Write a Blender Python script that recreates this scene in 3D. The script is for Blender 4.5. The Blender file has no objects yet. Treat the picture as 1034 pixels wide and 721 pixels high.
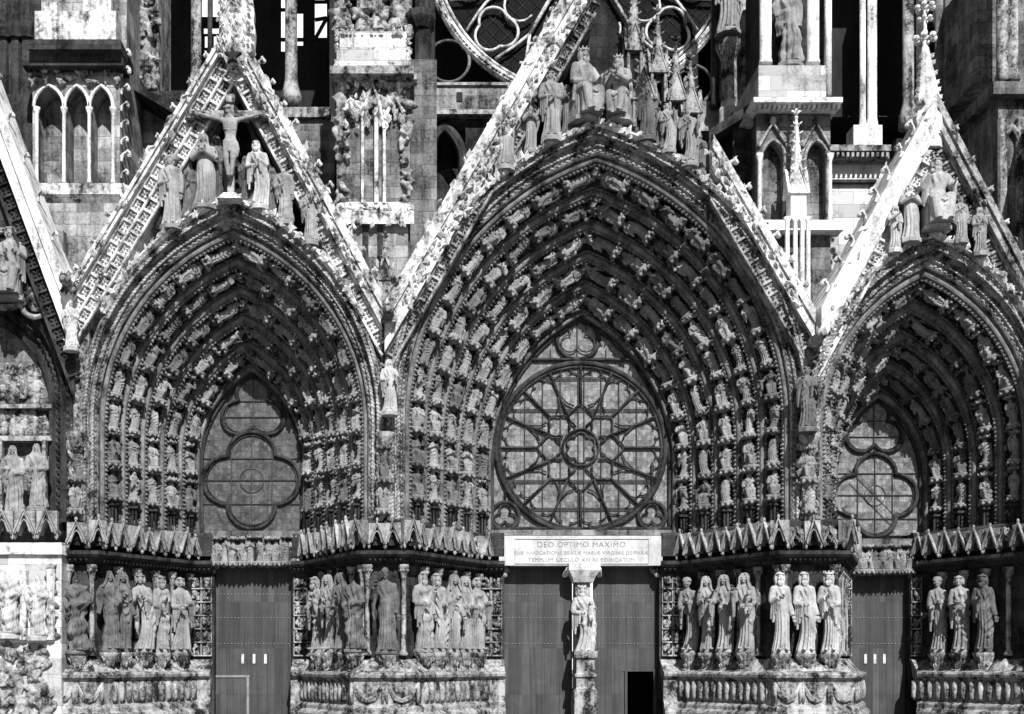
import bpy, math, random
import numpy as np
from mathutils import Vector, Matrix

R = math.radians
PI = math.pi
scene = bpy.context.scene
COL = scene.collection

# ------------------------------------------------------------------ camera frame
D0 = 40.0            # metres from the camera to the front plane of the portals
CZ = 3.0             # eye height above the square
def sc(Y): return 30.0 * D0 / (D0 + Y)
def P(px, py, Y=0.0):
    s = sc(Y)
    return Vector(((px - 430.0) / s, Y, (668.0 - py) / s + CZ))
def PX(px, Y=0.0): return (px - 430.0) / sc(Y)
def PZ(py, Y=0.0): return (668.0 - py) / sc(Y) + CZ

# ------------------------------------------------------------------ mesh builder
class MB:
    def __init__(self):
        self.v = []; self.f = []
    def add(self, vs, fs):
        o = len(self.v)
        self.v.extend([tuple(p) for p in vs])
        self.f.extend([tuple(i + o for i in f) for f in fs])
        return self
    def merge(self, other, M=None):
        if M is None: vs = other.v
        else: vs = [tuple(M @ Vector(p)) for p in other.v]
        return self.add(vs, other.f)
    def box(self, x0, x1, y0, y1, z0, z1):
        vs = [(x0,y0,z0),(x1,y0,z0),(x1,y1,z0),(x0,y1,z0),(x0,y0,z1),(x1,y0,z1),(x1,y1,z1),(x0,y1,z1)]
        return self.add(vs, [(0,3,2,1),(4,5,6,7),(0,1,5,4),(1,2,6,5),(2,3,7,6),(3,0,4,7)])
    def pbox(self, px0, px1, py0, py1, Y0, Y1):
        a = P(px0, py1, Y0); b = P(px1, py0, Y0)
        return self.box(a.x, b.x, Y0, Y1, a.z, b.z)
    def obox(self, c, ax, ay, az):
        c = Vector(c); ax = Vector(ax); ay = Vector(ay); az = Vector(az)
        vs = [c + ax*i + ay*j + az*k for k in (-1,1) for (i,j) in ((-1,-1),(1,-1),(1,1),(-1,1))]
        return self.add(vs, [(0,3,2,1),(4,5,6,7),(0,1,5,4),(1,2,6,5),(2,3,7,6),(3,0,4,7)])
    def prism(self, poly, y0, y1):
        n = len(poly)
        vs = [(x, y0, z) for x, z in poly] + [(x, y1, z) for x, z in poly]
        fs = [tuple(range(n)), tuple(range(2*n-1, n-1, -1))]
        fs += [(i, i+n, (i+1) % n + n, (i+1) % n) for i in range(n)]
        return self.add(vs, fs)
    def loft(self, rings, cap=True, closed=True):
        n = len(rings[0]); vs = [p for r in rings for p in r]; fs = []
        m = n if closed else n - 1
        for k in range(len(rings) - 1):
            for i in range(m):
                j = (i + 1) % n
                fs.append((k*n+i, k*n+j, (k+1)*n+j, (k+1)*n+i))
        if cap and closed:
            fs.append(tuple(range(n-1, -1, -1)))
            fs.append(tuple((len(rings)-1)*n + i for i in range(n)))
        return self.add(vs, fs)
    def tube(self, pts, r, n=8, flat=1.0, closed=False):
        pts = [Vector(p) for p in pts]; m = len(pts)
        rs = r if isinstance(r, (list, tuple)) else [r] * m
        rings = []; prev = None
        for i, p in enumerate(pts):
            if closed: t = pts[(i+1) % m] - pts[i-1]
            else: t = pts[min(i+1, m-1)] - pts[max(i-1, 0)]
            if t.length < 1e-9: t = Vector((0,0,1))
            t.normalize()
            if prev is None:
                u = t.cross(Vector((0,1,0)))
                if u.length < 1e-3: u = t.cross(Vector((1,0,0)))
            else: u = prev - t * prev.dot(t)
            u.normalize(); prev = u; w = t.cross(u)
            rings.append([p + (u*math.cos(2*PI*k/n) + w*math.sin(2*PI*k/n)*flat) * rs[i] for k in range(n)])
        if closed: rings.append(rings[0]); return self.loft(rings, cap=False)
        return self.loft(rings)
    def ell(self, c, rad, nu=10, nv=7, rot=None):
        c = Vector(c); vs = []; fs = []
        q = rot if rot is not None else Matrix.Identity(3)
        vs.append(c + q @ Vector((0,0,-rad[2])))
        for j in range(1, nv):
            a = -PI/2 + PI*j/nv
            for i in range(nu):
                b = 2*PI*i/nu
                vs.append(c + q @ Vector((rad[0]*math.cos(a)*math.cos(b), rad[1]*math.cos(a)*math.sin(b), rad[2]*math.sin(a))))
        vs.append(c + q @ Vector((0,0,rad[2]))); last = len(vs)-1
        for i in range(nu): fs.append((0, 1+(i+1) % nu, 1+i))
        for j in range(nv-2):
            for i in range(nu):
                a = 1+j*nu+i; b = 1+j*nu+(i+1) % nu
                fs.append((a, b, b+nu, a+nu))
        o = 1+(nv-2)*nu
        for i in range(nu): fs.append((o+i, o+(i+1) % nu, last))
        return self.add(vs, fs)
    def lathe(self, prof, c=(0,0,0), n=12, ph=0.0):
        return self.loft([[(c[0]+r*math.cos(2*PI*i/n+ph), c[1]+r*math.sin(2*PI*i/n+ph), c[2]+z) for i in range(n)] for r, z in prof])
    def leaf(self, p, t, out, size, k=0):
        """small carved leaf: a lozenge boss lying along t and standing out along 'out'"""
        p = Vector(p); t = Vector(t).normalized(); o = Vector(out).normalized(); s = t.cross(o)
        a = size
        vs = [p - t*a*.9, p + s*a*.62 - t*a*.1, p + t*a*1.0 + o*a*.35, p - s*a*.62 - t*a*.1, p + o*a*.75 + t*a*.25, p - o*a*.25]
        return self.add(vs, [(0,1,4),(1,2,4),(2,3,4),(3,0,4),(1,0,5),(2,1,5),(3,2,5),(0,3,5)])
    def mesh(self, name, smooth=False):
        me = bpy.data.meshes.new(name)
        me.from_pydata(self.v, [], self.f)
        me.validate(verbose=False)
        if smooth: me.polygons.foreach_set('use_smooth', [True]*len(me.polygons))
        me.update()
        return me
    def build(self, name, mat, parent=None, smooth=False, world=True):
        return link(name, self.mesh(name, smooth), mat, parent, world)

def link(name, me, mat, parent=None, world=True, M=None):
    if mat is not None and len(me.materials) == 0: me.materials.append(mat)
    o = bpy.data.objects.new(name, me); COL.objects.link(o)
    if parent is not None: attach(o, parent, world)
    if M is not None: o.matrix_basis = M
    return o
def origin_of(o):
    v = Vector(o.get('_org', (0,0,0)))
    return v
ORG = {}
def attach(o, parent, world=True):
    o.parent = parent
    if world:
        o.matrix_parent_inverse = Matrix.Translation(-ORG.get(parent.name, Vector((0,0,0))))
def thing(name, label, cat, loc=(0,0,0), group=None, rotz=0.0):
    o = bpy.data.objects.new(name, None); COL.objects.link(o)
    o.location = loc; o.rotation_euler = (0,0,rotz); o.empty_display_size = .3
    ORG[o.name] = Vector(loc)
    tag(o, label, cat, group)
    return o
def tag(o, label=None, cat=None, group=None, kind=None):
    if label: o['label'] = label
    if cat: o['category'] = cat
    if group: o['group'] = group
    if kind: o['kind'] = kind
    return o

# ------------------------------------------------------------------ materials
def node(nt, t, **kw):
    n = nt.nodes.new(t)
    for k, v in kw.items():
        if k in n.inputs.keys(): n.inputs[k].default_value = v
        else: setattr(n, k, v)
    return n
def mathn(nt, op, a, b=None, clamp=False):
    n = nt.nodes.new('ShaderNodeMath'); n.operation = op; n.use_clamp = clamp
    for i, x in enumerate((a, b)):
        if x is None: continue
        if isinstance(x, (int, float)): n.inputs[i].default_value = x
        else: nt.links.new(x, n.inputs[i])
    return n.outputs[0]
def g(v): return (v, v, v, 1)
def stone(name, dark, light, bias=.5, scale=.9, contrast=.16, brick=None, bump=.5, rough=.9, fine=11.0):
    """weathered limestone: pale stone under black crust with blotches, streaks, pits (and courses if brick)"""
    m = bpy.data.materials.new(name); m.use_nodes = True; nt = m.node_tree
    L = nt.links.new
    bs = nt.nodes['Principled BSDF']; bs.inputs['Roughness'].default_value = rough
    bs.inputs['Specular IOR Level'].default_value = .18
    tc = node(nt, 'ShaderNodeTexCoord'); oi = node(nt, 'ShaderNodeObjectInfo')
    off = node(nt, 'ShaderNodeVectorMath', operation='MULTIPLY_ADD')
    cmb = node(nt, 'ShaderNodeCombineXYZ')
    for i in range(3): L(oi.outputs['Random'], cmb.inputs[i])
    L(cmb.outputs[0], off.inputs[0]); off.inputs[1].default_value = (37, 17, 53); L(tc.outputs['Object'], off.inputs[2])
    v = off.outputs[0]
    n1 = node(nt, 'ShaderNodeTexNoise', Scale=scale, Detail=9.0, Roughness=.68); L(v, n1.inputs['Vector'])
    mp = node(nt, 'ShaderNodeMapping'); mp.inputs['Scale'].default_value = (2.6, 2.6, .35); L(v, mp.inputs['Vector'])
    n2 = node(nt, 'ShaderNodeTexNoise', Scale=1.3, Detail=6.0, Roughness=.6); L(mp.outputs[0], n2.inputs['Vector'])
    n3 = node(nt, 'ShaderNodeTexNoise', Scale=fine, Detail=7.0, Roughness=.75); L(v, n3.inputs['Vector'])
    s = mathn(nt, 'MULTIPLY', n1.outputs['Fac'], .40)
    s = mathn(nt, 'ADD', s, mathn(nt, 'MULTIPLY', n2.outputs['Fac'], .30))
    s = mathn(nt, 'ADD', s, mathn(nt, 'MULTIPLY', n3.outputs['Fac'], .30))
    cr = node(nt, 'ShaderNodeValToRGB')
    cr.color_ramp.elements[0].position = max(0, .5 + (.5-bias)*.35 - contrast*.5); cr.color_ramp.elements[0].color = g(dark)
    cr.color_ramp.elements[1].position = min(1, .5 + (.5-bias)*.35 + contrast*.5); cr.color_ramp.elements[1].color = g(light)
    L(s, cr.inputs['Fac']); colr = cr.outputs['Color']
    hgt = mathn(nt, 'ADD', mathn(nt, 'MULTIPLY', n3.outputs['Fac'], .7), mathn(nt, 'MULTIPLY', n1.outputs['Fac'], .5))
    if brick:
        sx = node(nt, 'ShaderNodeSeparateXYZ'); L(tc.outputs['Object'], sx.inputs[0])
        cb = node(nt, 'ShaderNodeCombineXYZ')
        L(mathn(nt, 'ADD', sx.outputs[0], mathn(nt, 'MULTIPLY', sx.outputs[1], .93)), cb.inputs[0]); L(sx.outputs[2], cb.inputs[1])
        wob = node(nt, 'ShaderNodeVectorMath', operation='MULTIPLY_ADD'); L(n3.outputs['Color'], wob.inputs[0]); wob.inputs[1].default_value = (.07,.07,0); L(cb.outputs[0], wob.inputs[2])
        br = node(nt, 'ShaderNodeTexBrick'); L(wob.outputs[0], br.inputs['Vector'])
        br.inputs['Scale'].default_value = 1.0; br.inputs['Brick Width'].default_value = brick[0]; br.inputs['Row Height'].default_value = brick[1]
        br.inputs['Mortar Size'].default_value = .016; br.inputs['Mortar Smooth'].default_value = .3; br.inputs['Bias'].default_value = 0
        br.inputs['Color1'].default_value = g(1.0); br.inputs['Color2'].default_value = g(.45); br.inputs['Mortar'].default_value = g(.5)
        mx = node(nt, 'ShaderNodeMix', data_type='RGBA', blend_type='MULTIPLY'); mx.inputs[0].default_value = 1
        L(colr, mx.inputs[6]); L(br.outputs['Color'], mx.inputs[7]); colr = mx.outputs[2]
        hgt = mathn(nt, 'SUBTRACT', hgt, mathn(nt, 'MULTIPLY', br.outputs['Fac'], .8))
    L(colr, bs.inputs['Base Color'])
    bp = node(nt, 'ShaderNodeBump'); bp.inputs['Strength'].default_value = bump; bp.inputs['Distance'].default_value = .05
    L(hgt, bp.inputs['Height']); L(bp.outputs[0], bs.inputs['Normal'])
    return m

M_PALE   = stone('pale limestone', .05, .80, bias=.62, scale=.9, contrast=.17, bump=.6)  # lightest of the limestone tones
M_ASHLAR = stone('pale ashlar', .03, .46, bias=.53, scale=.8, contrast=.18, brick=(.95,.44))
M_GREY   = stone('grey ashlar', .018, .30, bias=.50, scale=.9, contrast=.18, brick=(.9,.42))
M_SOOTSHADE   = stone('soot and shade carved limestone', .005, .075, bias=.42, scale=1.1, contrast=.20, bump=.7)  # soot crust, darkened further so the arches' shade falls to black
M_SOOTSHADEW  = stone('soot and shade ashlar', .007, .10, bias=.42, scale=.8, contrast=.2, brick=(.85,.4))  # soot, darkened further to paint shade behind statues and in niches
M_CARVE  = stone('carved limestone', .012, .38, bias=.49, scale=1.6, contrast=.12, bump=.6)
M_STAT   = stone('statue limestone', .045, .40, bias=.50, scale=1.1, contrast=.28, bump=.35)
M_STATD  = stone('crust and shade statue limestone', .018, .20, bias=.48, scale=1.3, contrast=.26, bump=.45)  # real crust plus shade put into the colour of shadowed statues
M_STATP  = stone('pale statue limestone', .10, .54, bias=.56, scale=1.1, contrast=.26, bump=.3)  # palest of the statue tones
M_LINTEL = stone('smooth inscribed limestone', .22, .56, bias=.62, scale=1.2, contrast=.26, bump=.15, fine=6)
M_LADDER = stone('carved leaf bands', .015, .25, bias=.5, scale=1.4, contrast=.2)
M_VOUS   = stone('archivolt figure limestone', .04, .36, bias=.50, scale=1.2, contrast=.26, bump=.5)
M_ROUGH  = stone('rough crumbling limestone', .02, .70, bias=.55, scale=1.5, contrast=.13, bump=.9, fine=7.0)
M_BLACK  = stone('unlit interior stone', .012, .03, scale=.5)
M_INSCR  = stone('worn inscription', .10, .28, bias=.5, scale=3, contrast=.2, bump=.1)
def glass_mat(name, a, b, sc_, rough=.42, spec=.35):
    m = bpy.data.materials.new(name); m.use_nodes = True; nt = m.node_tree; L = nt.links.new
    bs = nt.nodes['Principled BSDF']
    tc = node(nt, 'ShaderNodeTexCoord')
    vo = node(nt, 'ShaderNodeTexVoronoi', Scale=sc_); vo.feature = 'F1'; L(tc.outputs['Object'], vo.inputs['Vector'])
    ve = node(nt, 'ShaderNodeTexVoronoi', Scale=sc_); ve.feature = 'DISTANCE_TO_EDGE'; L(tc.outputs['Object'], ve.inputs['Vector'])
    n1 = node(nt, 'ShaderNodeTexNoise', Scale=2.6, Detail=8.0, Roughness=.75); L(tc.outputs['Object'], n1.inputs['Vector'])
    f = mathn(nt, 'ADD', mathn(nt, 'MULTIPLY', n1.outputs['Fac'], .9), mathn(nt, 'MULTIPLY', vo.outputs['Color'], .22))
    cr = node(nt, 'ShaderNodeValToRGB'); cr.color_ramp.elements[0].position = .38; cr.color_ramp.elements[0].color = g(a)
    cr.color_ramp.elements[1].position = .85; cr.color_ramp.elements[1].color = g(b); L(f, cr.inputs['Fac'])
    sx = node(nt, 'ShaderNodeSeparateXYZ'); L(tc.outputs['Object'], sx.inputs[0]); cb = node(nt, 'ShaderNodeCombineXYZ'); L(sx.outputs[0], cb.inputs[0]); L(sx.outputs[2], cb.inputs[1])
    br = node(nt, 'ShaderNodeTexBrick'); L(cb.outputs[0], br.inputs['Vector']); br.offset = 0.0
    br.inputs['Scale'].default_value = 1.0; br.inputs['Brick Width'].default_value = .17; br.inputs['Row Height'].default_value = .21; br.inputs['Mortar Size'].default_value = .008; br.inputs['Mortar Smooth'].default_value = .4
    br.inputs['Color1'].default_value = g(1.0); br.inputs['Color2'].default_value = g(.45); br.inputs['Mortar'].default_value = g(.35)
    pm = node(nt, 'ShaderNodeMix', data_type='RGBA', blend_type='MULTIPLY'); pm.inputs[0].default_value = 1; L(cr.outputs[0], pm.inputs[6]); L(br.outputs['Color'], pm.inputs[7])
    lead = mathn(nt, 'MULTIPLY', mathn(nt, 'LESS_THAN', ve.outputs['Distance'], .035), .5)
    mx = node(nt, 'ShaderNodeMix', data_type='RGBA'); L(lead, mx.inputs[0]); L(pm.outputs[2], mx.inputs[6]); mx.inputs[7].default_value = g(a*.6)
    L(mx.outputs[2], bs.inputs['Base Color']); bs.inputs['Roughness'].default_value = rough
    bs.inputs['Specular IOR Level'].default_value = spec
    bp = node(nt, 'ShaderNodeBump'); bp.inputs['Strength'].default_value = .4; bp.inputs['Distance'].default_value = .02
    L(f, bp.inputs['Height']); L(bp.outputs[0], bs.inputs['Normal'])
    return m
M_GLASS  = glass_mat('dusty leaded glass', .06, .46, 9.0)
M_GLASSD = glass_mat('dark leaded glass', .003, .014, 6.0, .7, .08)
def plain(name, v, rough=.6, metal=0.0):
    m = bpy.data.materials.new(name); m.use_nodes = True; nt = m.node_tree; L = nt.links.new
    bs = nt.nodes['Principled BSDF']; bs.inputs['Roughness'].default_value = rough; bs.inputs['Metallic'].default_value = metal
    tc = node(nt, 'ShaderNodeTexCoord'); n1 = node(nt, 'ShaderNodeTexNoise', Scale=6.0, Detail=5.0); L(tc.outputs['Object'], n1.inputs['Vector'])
    cr = node(nt, 'ShaderNodeValToRGB'); cr.color_ramp.elements[0].position = .3; cr.color_ramp.elements[0].color = g(v*.65); cr.color_ramp.elements[1].position = .7; cr.color_ramp.elements[1].color = g(v*1.2)
    L(n1.outputs['Fac'], cr.inputs[0]); L(cr.outputs[0], bs.inputs['Base Color'])
    return m
M_LEAD = plain('lead and iron', .025, .55)
M_NOTICE = plain('white enamel plate', .5, .5)
M_IRON = plain('iron stud', .20, .5)
def wood_mat(name, a, b):
    m = bpy.data.materials.new(name); m.use_nodes = True; nt = m.node_tree; L = nt.links.new
    bs = nt.nodes['Principled BSDF']; bs.inputs['Roughness'].default_value = .6
    tc = node(nt, 'ShaderNodeTexCoord')
    mp = node(nt, 'ShaderNodeMapping'); mp.inputs['Scale'].default_value = (20, 20, .35); L(tc.outputs['Object'], mp.inputs['Vector'])
    n1 = node(nt, 'ShaderNodeTexNoise', Scale=1.0, Detail=8.0, Roughness=.6); L(mp.outputs[0], n1.inputs['Vector'])
    n2 = node(nt, 'ShaderNodeTexNoise', Scale=1.3, Detail=7.0, Roughness=.7); L(tc.outputs['Object'], n2.inputs['Vector'])
    cr = node(nt, 'ShaderNodeValToRGB'); cr.color_ramp.elements[0].position = .35; cr.color_ramp.elements[0].color = g(a); cr.color_ramp.elements[1].position = .64; cr.color_ramp.elements[1].color = g(b)
    L(mathn(nt, 'ADD', mathn(nt, 'MULTIPLY', n1.outputs['Fac'], .6), mathn(nt, 'MULTIPLY', n2.outputs['Fac'], .4)), cr.inputs[0])
    sx = node(nt, 'ShaderNodeSeparateXYZ'); L(tc.outputs['Object'], sx.inputs[0]); cb = node(nt, 'ShaderNodeCombineXYZ'); L(sx.outputs[0], cb.inputs[0]); L(sx.outputs[2], cb.inputs[1])
    br = node(nt, 'ShaderNodeTexBrick'); L(cb.outputs[0], br.inputs['Vector']); br.offset = 0.0
    br.inputs['Scale'].default_value = 1.0; br.inputs['Brick Width'].default_value = .26; br.inputs['Row Height'].default_value = 1.75; br.inputs['Mortar Size'].default_value = .006
    br.inputs['Color1'].default_value = g(1.25); br.inputs['Color2'].default_value = g(.5); br.inputs['Mortar'].default_value = g(.35)
    pm = node(nt, 'ShaderNodeMix', data_type='RGBA', blend_type='MULTIPLY'); pm.inputs[0].default_value = 1; L(cr.outputs[0], pm.inputs[6]); L(br.outputs['Color'], pm.inputs[7]); L(pm.outputs[2], bs.inputs['Base Color'])
    bp = node(nt, 'ShaderNodeBump'); bp.inputs['Strength'].default_value = .3; bp.inputs['Distance'].default_value = .01; L(n1.outputs['Fac'], bp.inputs['Height']); L(bp.outputs[0], bs.inputs['Normal'])
    return m
M_WOOD = wood_mat('dark oak door', .012, .066)
def paving_mat():
    return stone('worn paving', .10, .26, bias=.5, scale=.5, contrast=.3, brick=(.5,.3))
M_PAVE = paving_mat()
# ------------------------------------------------------------------ carved figures
def sstep(a, b, x):
    t = min(1, max(0, (x-a)/(b-a))); return t*t*(3-2*t)
ARM = {  # elbow, wrist for the right-hand (+x) side, standing height 1
    'chest': ((.152,-.010,.615), (.040,-.118,.665)),
    'belly': ((.150,-.020,.592), (.048,-.128,.575)),
    'down':  ((.150,.005,.600), (.150,-.035,.445)),
    'bless': ((.165,-.050,.625), (.120,-.140,.760)),
    'reach': ((.165,-.065,.630), (.130,-.200,.640)),
    'side':  ((.190,-.020,.640), (.300,-.080,.660)),
    'up':    ((.200,-.030,.740), (.190,-.060,.900)),
    'pray':  ((.150,-.040,.640), (.012,-.150,.725)),
}
def hand(mb, wr, dirv, sx, S):
    """palm, four unequal bent fingers and a thumb"""
    w = Vector(wr); d = Vector(dirv).normalized()
    side = d.cross(Vector((0,-1,0)))
    if side.length < .1: side = d.cross(Vector((0,0,1)))
    side.normalize(); nrm = side.cross(d).normalized()
    mb.tube([w - d*.012*S, w + d*.02*S, w + d*.048*S], [.017*S, .022*S, .02*S], 8, .6)
    for k, ln in enumerate((.036, .043, .040, .031)):
        b = w + d*.046*S + side*((k-1.5)*.0105*S)
        m1 = b + d*ln*.55*S - nrm*.002*S; e = m1 + d*ln*.40*S + nrm*.012*S
        mb.tube([b, m1, e], [.0064*S, .006*S, .004*S], 6)
    b = w + d*.012*S - side*sx*.019*S
    mb.tube([b, b + d*.016*S - side*sx*.014*S, b + d*.034*S - side*sx*.012*S], [.008*S, .0072*S, .005*S], 6)
def head(mb, rnd, c, kind, tilt=0.0, turn=0.0):
    H = MB()
    H.ell((0,.004,0), (.047,.056,.066), 14, 10)
    H.ell((0,-.030,-.036), (.026,.026,.028), 10, 7)                    # jaw and chin
    H.ell((0,-.046,.018), (.034,.014,.010), 10, 6)                     # brow
    H.tube([(0,-.050,.014),(0,-.064,-.008),(0,-.060,-.014)], [.006,.0095,.008], 6)  # nose
    for s in (-1, 1):
        H.ell((s*.022,-.044,-.012), (.014,.014,.013), 8, 6)            # cheeks
        H.ell((s*.018,-.047,.006), (.008,.006,.006), 8, 6)             # eyes
        H.ell((s*.048,.004,-.002), (.007,.013,.018), 8, 6)             # ears
    H.ell((0,-.053,-.027), (.014,.007,.004), 8, 5); H.ell((0,-.051,-.034), (.012,.007,.0045), 8, 5)  # lips
    if kind in ('beard', 'mitre', 'crown', 'long'):
        for k in range(5):
            x = (k-2)*.014
            H.tube([(x*.9,-.040,-.040),(x*1.1,-.050,-.066),(x*.7,-.050,-.098-.012*(k % 2))], [.013,.014,.006], 6)
        H.tube([(-.022,-.048,-.024),(0,-.058,-.020),(.022,-.048,-.024)], .0055, 6)
    if kind in ('beard', 'curl', 'crown', 'long', 'angel'):
        H.ell((0,.014,.016), (.054,.058,.062), 12, 8)
        lo = -.085 if kind in ('long', 'beard', 'crown') else -.05
        for k in range(11):
            a = R(-20 + 220*k/10)
            x, y = .052*math.cos(a), .012 + .056*math.sin(a)
            H.tube([(x,y,.03),(x*1.12,y*1.05,-.02),(x*1.02+.004*(k % 3),y*1.1,lo)], [.014,.016,.009], 6)
        for k in range(7):
            a = PI + PI*k/6
            H.ell((.046*math.cos(a), -.012+.042*math.sin(a), .045), (.015,.013,.013), 7, 5)
    if kind in ('veil', 'hood'):
        n = 14; rings = []
        for (z, rx, ry, cy) in ((.078,.02,.03,.012),(.062,.052,.058,.012),(.02,.066,.066,.018),(-.03,.068,.060,.026),(-.075,.078,.058,.03),(-.12,.105,.062,.02)):
            rings.append([(rx*math.cos(2*PI*i/n), cy + ry*math.sin(2*PI*i/n)*(1.0 if math.sin(2*PI*i/n) > 0 else .62), z) for i in range(n)])
        H.loft(rings)
        for s in (-1, 1): H.tube([(s*.02,-.03,.068),(s*.054,-.036,.01),(s*.06,-.03,-.07),(s*.085,-.045,-.14)], [.012,.016,.018,.014], 7)
    if kind == 'mitre':
        for s in (-1, 1):
            H.loft([[(.054*math.cos(t), s*.012+.05*math.sin(t)*.8, .035) for t in np.linspace(0,2*PI,10,endpoint=False)],
                    [(.060*math.cos(t), s*.020+.03*math.sin(t), .085) for t in np.linspace(0,2*PI,10,endpoint=False)],
                    [(.008*math.cos(t), s*.022+.01*math.sin(t), .150) for t in np.linspace(0,2*PI,10,endpoint=False)]])
    if kind == 'crown':
        H.lathe([(.050,.035),(.058,.038),(.060,.062),(.050,.064)], (0,.006,0), 14)
        for k in range(8):
            a = 2*PI*k/8; H.tube([(.057*math.cos(a), .006+.057*math.sin(a), .055),(.062*math.cos(a), .006+.062*math.sin(a), .088)], [.012,.006], 6)
    if kind == 'cap':
        H.lathe([(.056,.018),(.066,.026),(.062,.05),(.04,.078),(.01,.086)], (0,.008,0), 14)
        H.ell((0,.02,.0), (.054,.05,.045), 10, 7)
    M = Matrix.Translation(c) @ Matrix.Rotation(turn, 4, 'Z') @ Matrix.Rotation(tilt, 4, 'X')
    mb.merge(H, M)
def wing(mb, sx, z0=.80, span=.16, drop=.50, spread=.12):
    pts = [(sx*.05,.07,z0),(sx*(.05+span*.8),.11,z0+.09),(sx*(.07+span),.12,z0-.05),(sx*(.06+span*.8),.13,z0-drop*.6),(sx*(.05+span*.35),.12,z0-drop),(sx*.05,.10,z0-drop*.75)]
    c = Vector((sx*(.05+span*.45), .10, z0-drop*.3)); n = len(pts)
    f = [Vector(p)+Vector((0,-.02,0)) for p in pts]; b = [Vector(p)+Vector((0,.025,0)) for p in pts]
    mb.add(f+b+[c+Vector((0,-.045,0)), c+Vector((0,.03,0))], [(i,(i+1) % n,2*n) for i in range(n)]+[((i+1) % n+n,i+n,2*n+1) for i in range(n)]+[(i,i+n,(i+1) % n+n,(i+1) % n) for i in range(n)])
    for k in range(6):
        q = k/5; top = Vector((sx*(.06+span*.95*q), .085, z0+.06-.10*q)); bot = Vector((sx*(.06+span*(.35+.5*q)), .105, z0-drop*(.95-.45*q)))
        mb.tube([top, (top+bot)*.5+Vector((sx*.01,-.012,0)), bot], [.016,.019,.008], 6, .7)
def robe(mb, rnd, t0=0.0, dz=0.0, sway=.02, wide=1.0, mantle=True, flare=1.0, lean=0.0, bow=0.0):
    T =  [0,.04,.12,.25,.42,.55,.62,.72,.785,.822,.848,.875]
    A =  [.130,.124,.112,.106,.116,.110,.102,.118,.132,.108,.056,.040]
    B =  [.108,.102,.094,.088,.090,.086,.078,.084,.076,.060,.044,.040]
    nz, nf = 60, 72; ph = rnd.uniform(0, 6); npl = rnd.choice((11,13,15)); phm = rnd.uniform(2.2, 4.0); k2 = rnd.choice((-1, 1)); ph2 = rnd.uniform(0, 6)
    fq = rnd.uniform(38,64); fa = rnd.uniform(.55,1.0); tb = rnd.uniform(.22,.36)
    rings = []
    for iz in range(nz+1):
        t = t0 + (.875-t0)*iz/nz
        a = np.interp(t, T, A)*wide; b = np.interp(t, T, B)*wide
        fl = 1 + (flare-1)*sstep(.5, 0, t); a *= fl; b *= fl
        cx = sway*math.sin(t/.85*PI*1.25) + lean*t; cy = -bow*sstep(.5,.85,t)
        low = sstep(.66,.30,t); ring = []
        for i in range(nf):
            f = 2*PI*i/nf
            wv = f*npl*.5 + ph + .9*math.sin(2.3*f+ph2) + .55*math.sin(4*t+f)
            pl = (abs(math.sin(wv))**.55 - .62)
            d = .056*low*pl*(.7+.5*sstep(.35,0,t))
            if mantle:
                te = tb + .20*math.cos(f-phm) + .012*math.sin(7*f+ph)
                on = sstep(te-.008, te+.008, t)*sstep(.80,.74,t)
                sw = math.sin(fq*(t + k2*.13*math.cos(f+PI/2+k2*.5)+.05*math.sin(5*t+ph)) + 1.6*math.sin(f*3+ph2) + 5*math.sin(f*.5))
                fr = .35 + .65*sstep(.2,-.6,math.sin(f)) 
                d = d*(1-on*.35) + on*(.013 + .0170*fa*fr*sstep(-.2,.6,math.sin(f*2+ph2)+.7)*(abs(sw)**.6*np.sign(sw)))
            up = sstep(.60,.72,t)*sstep(.83,.77,t)
            d += up*.010*math.sin(9*f+ph+20*t)
            ring.append((cx+(a+d)*math.cos(f), cy+(b+d)*math.sin(f), t+dz))
        rings.append(ring)
    mb.loft(rings)
    return lambda t: (sway*math.sin(t/.85*PI*1.25) + lean*t, -bow*sstep(.5,.85,t))
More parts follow.
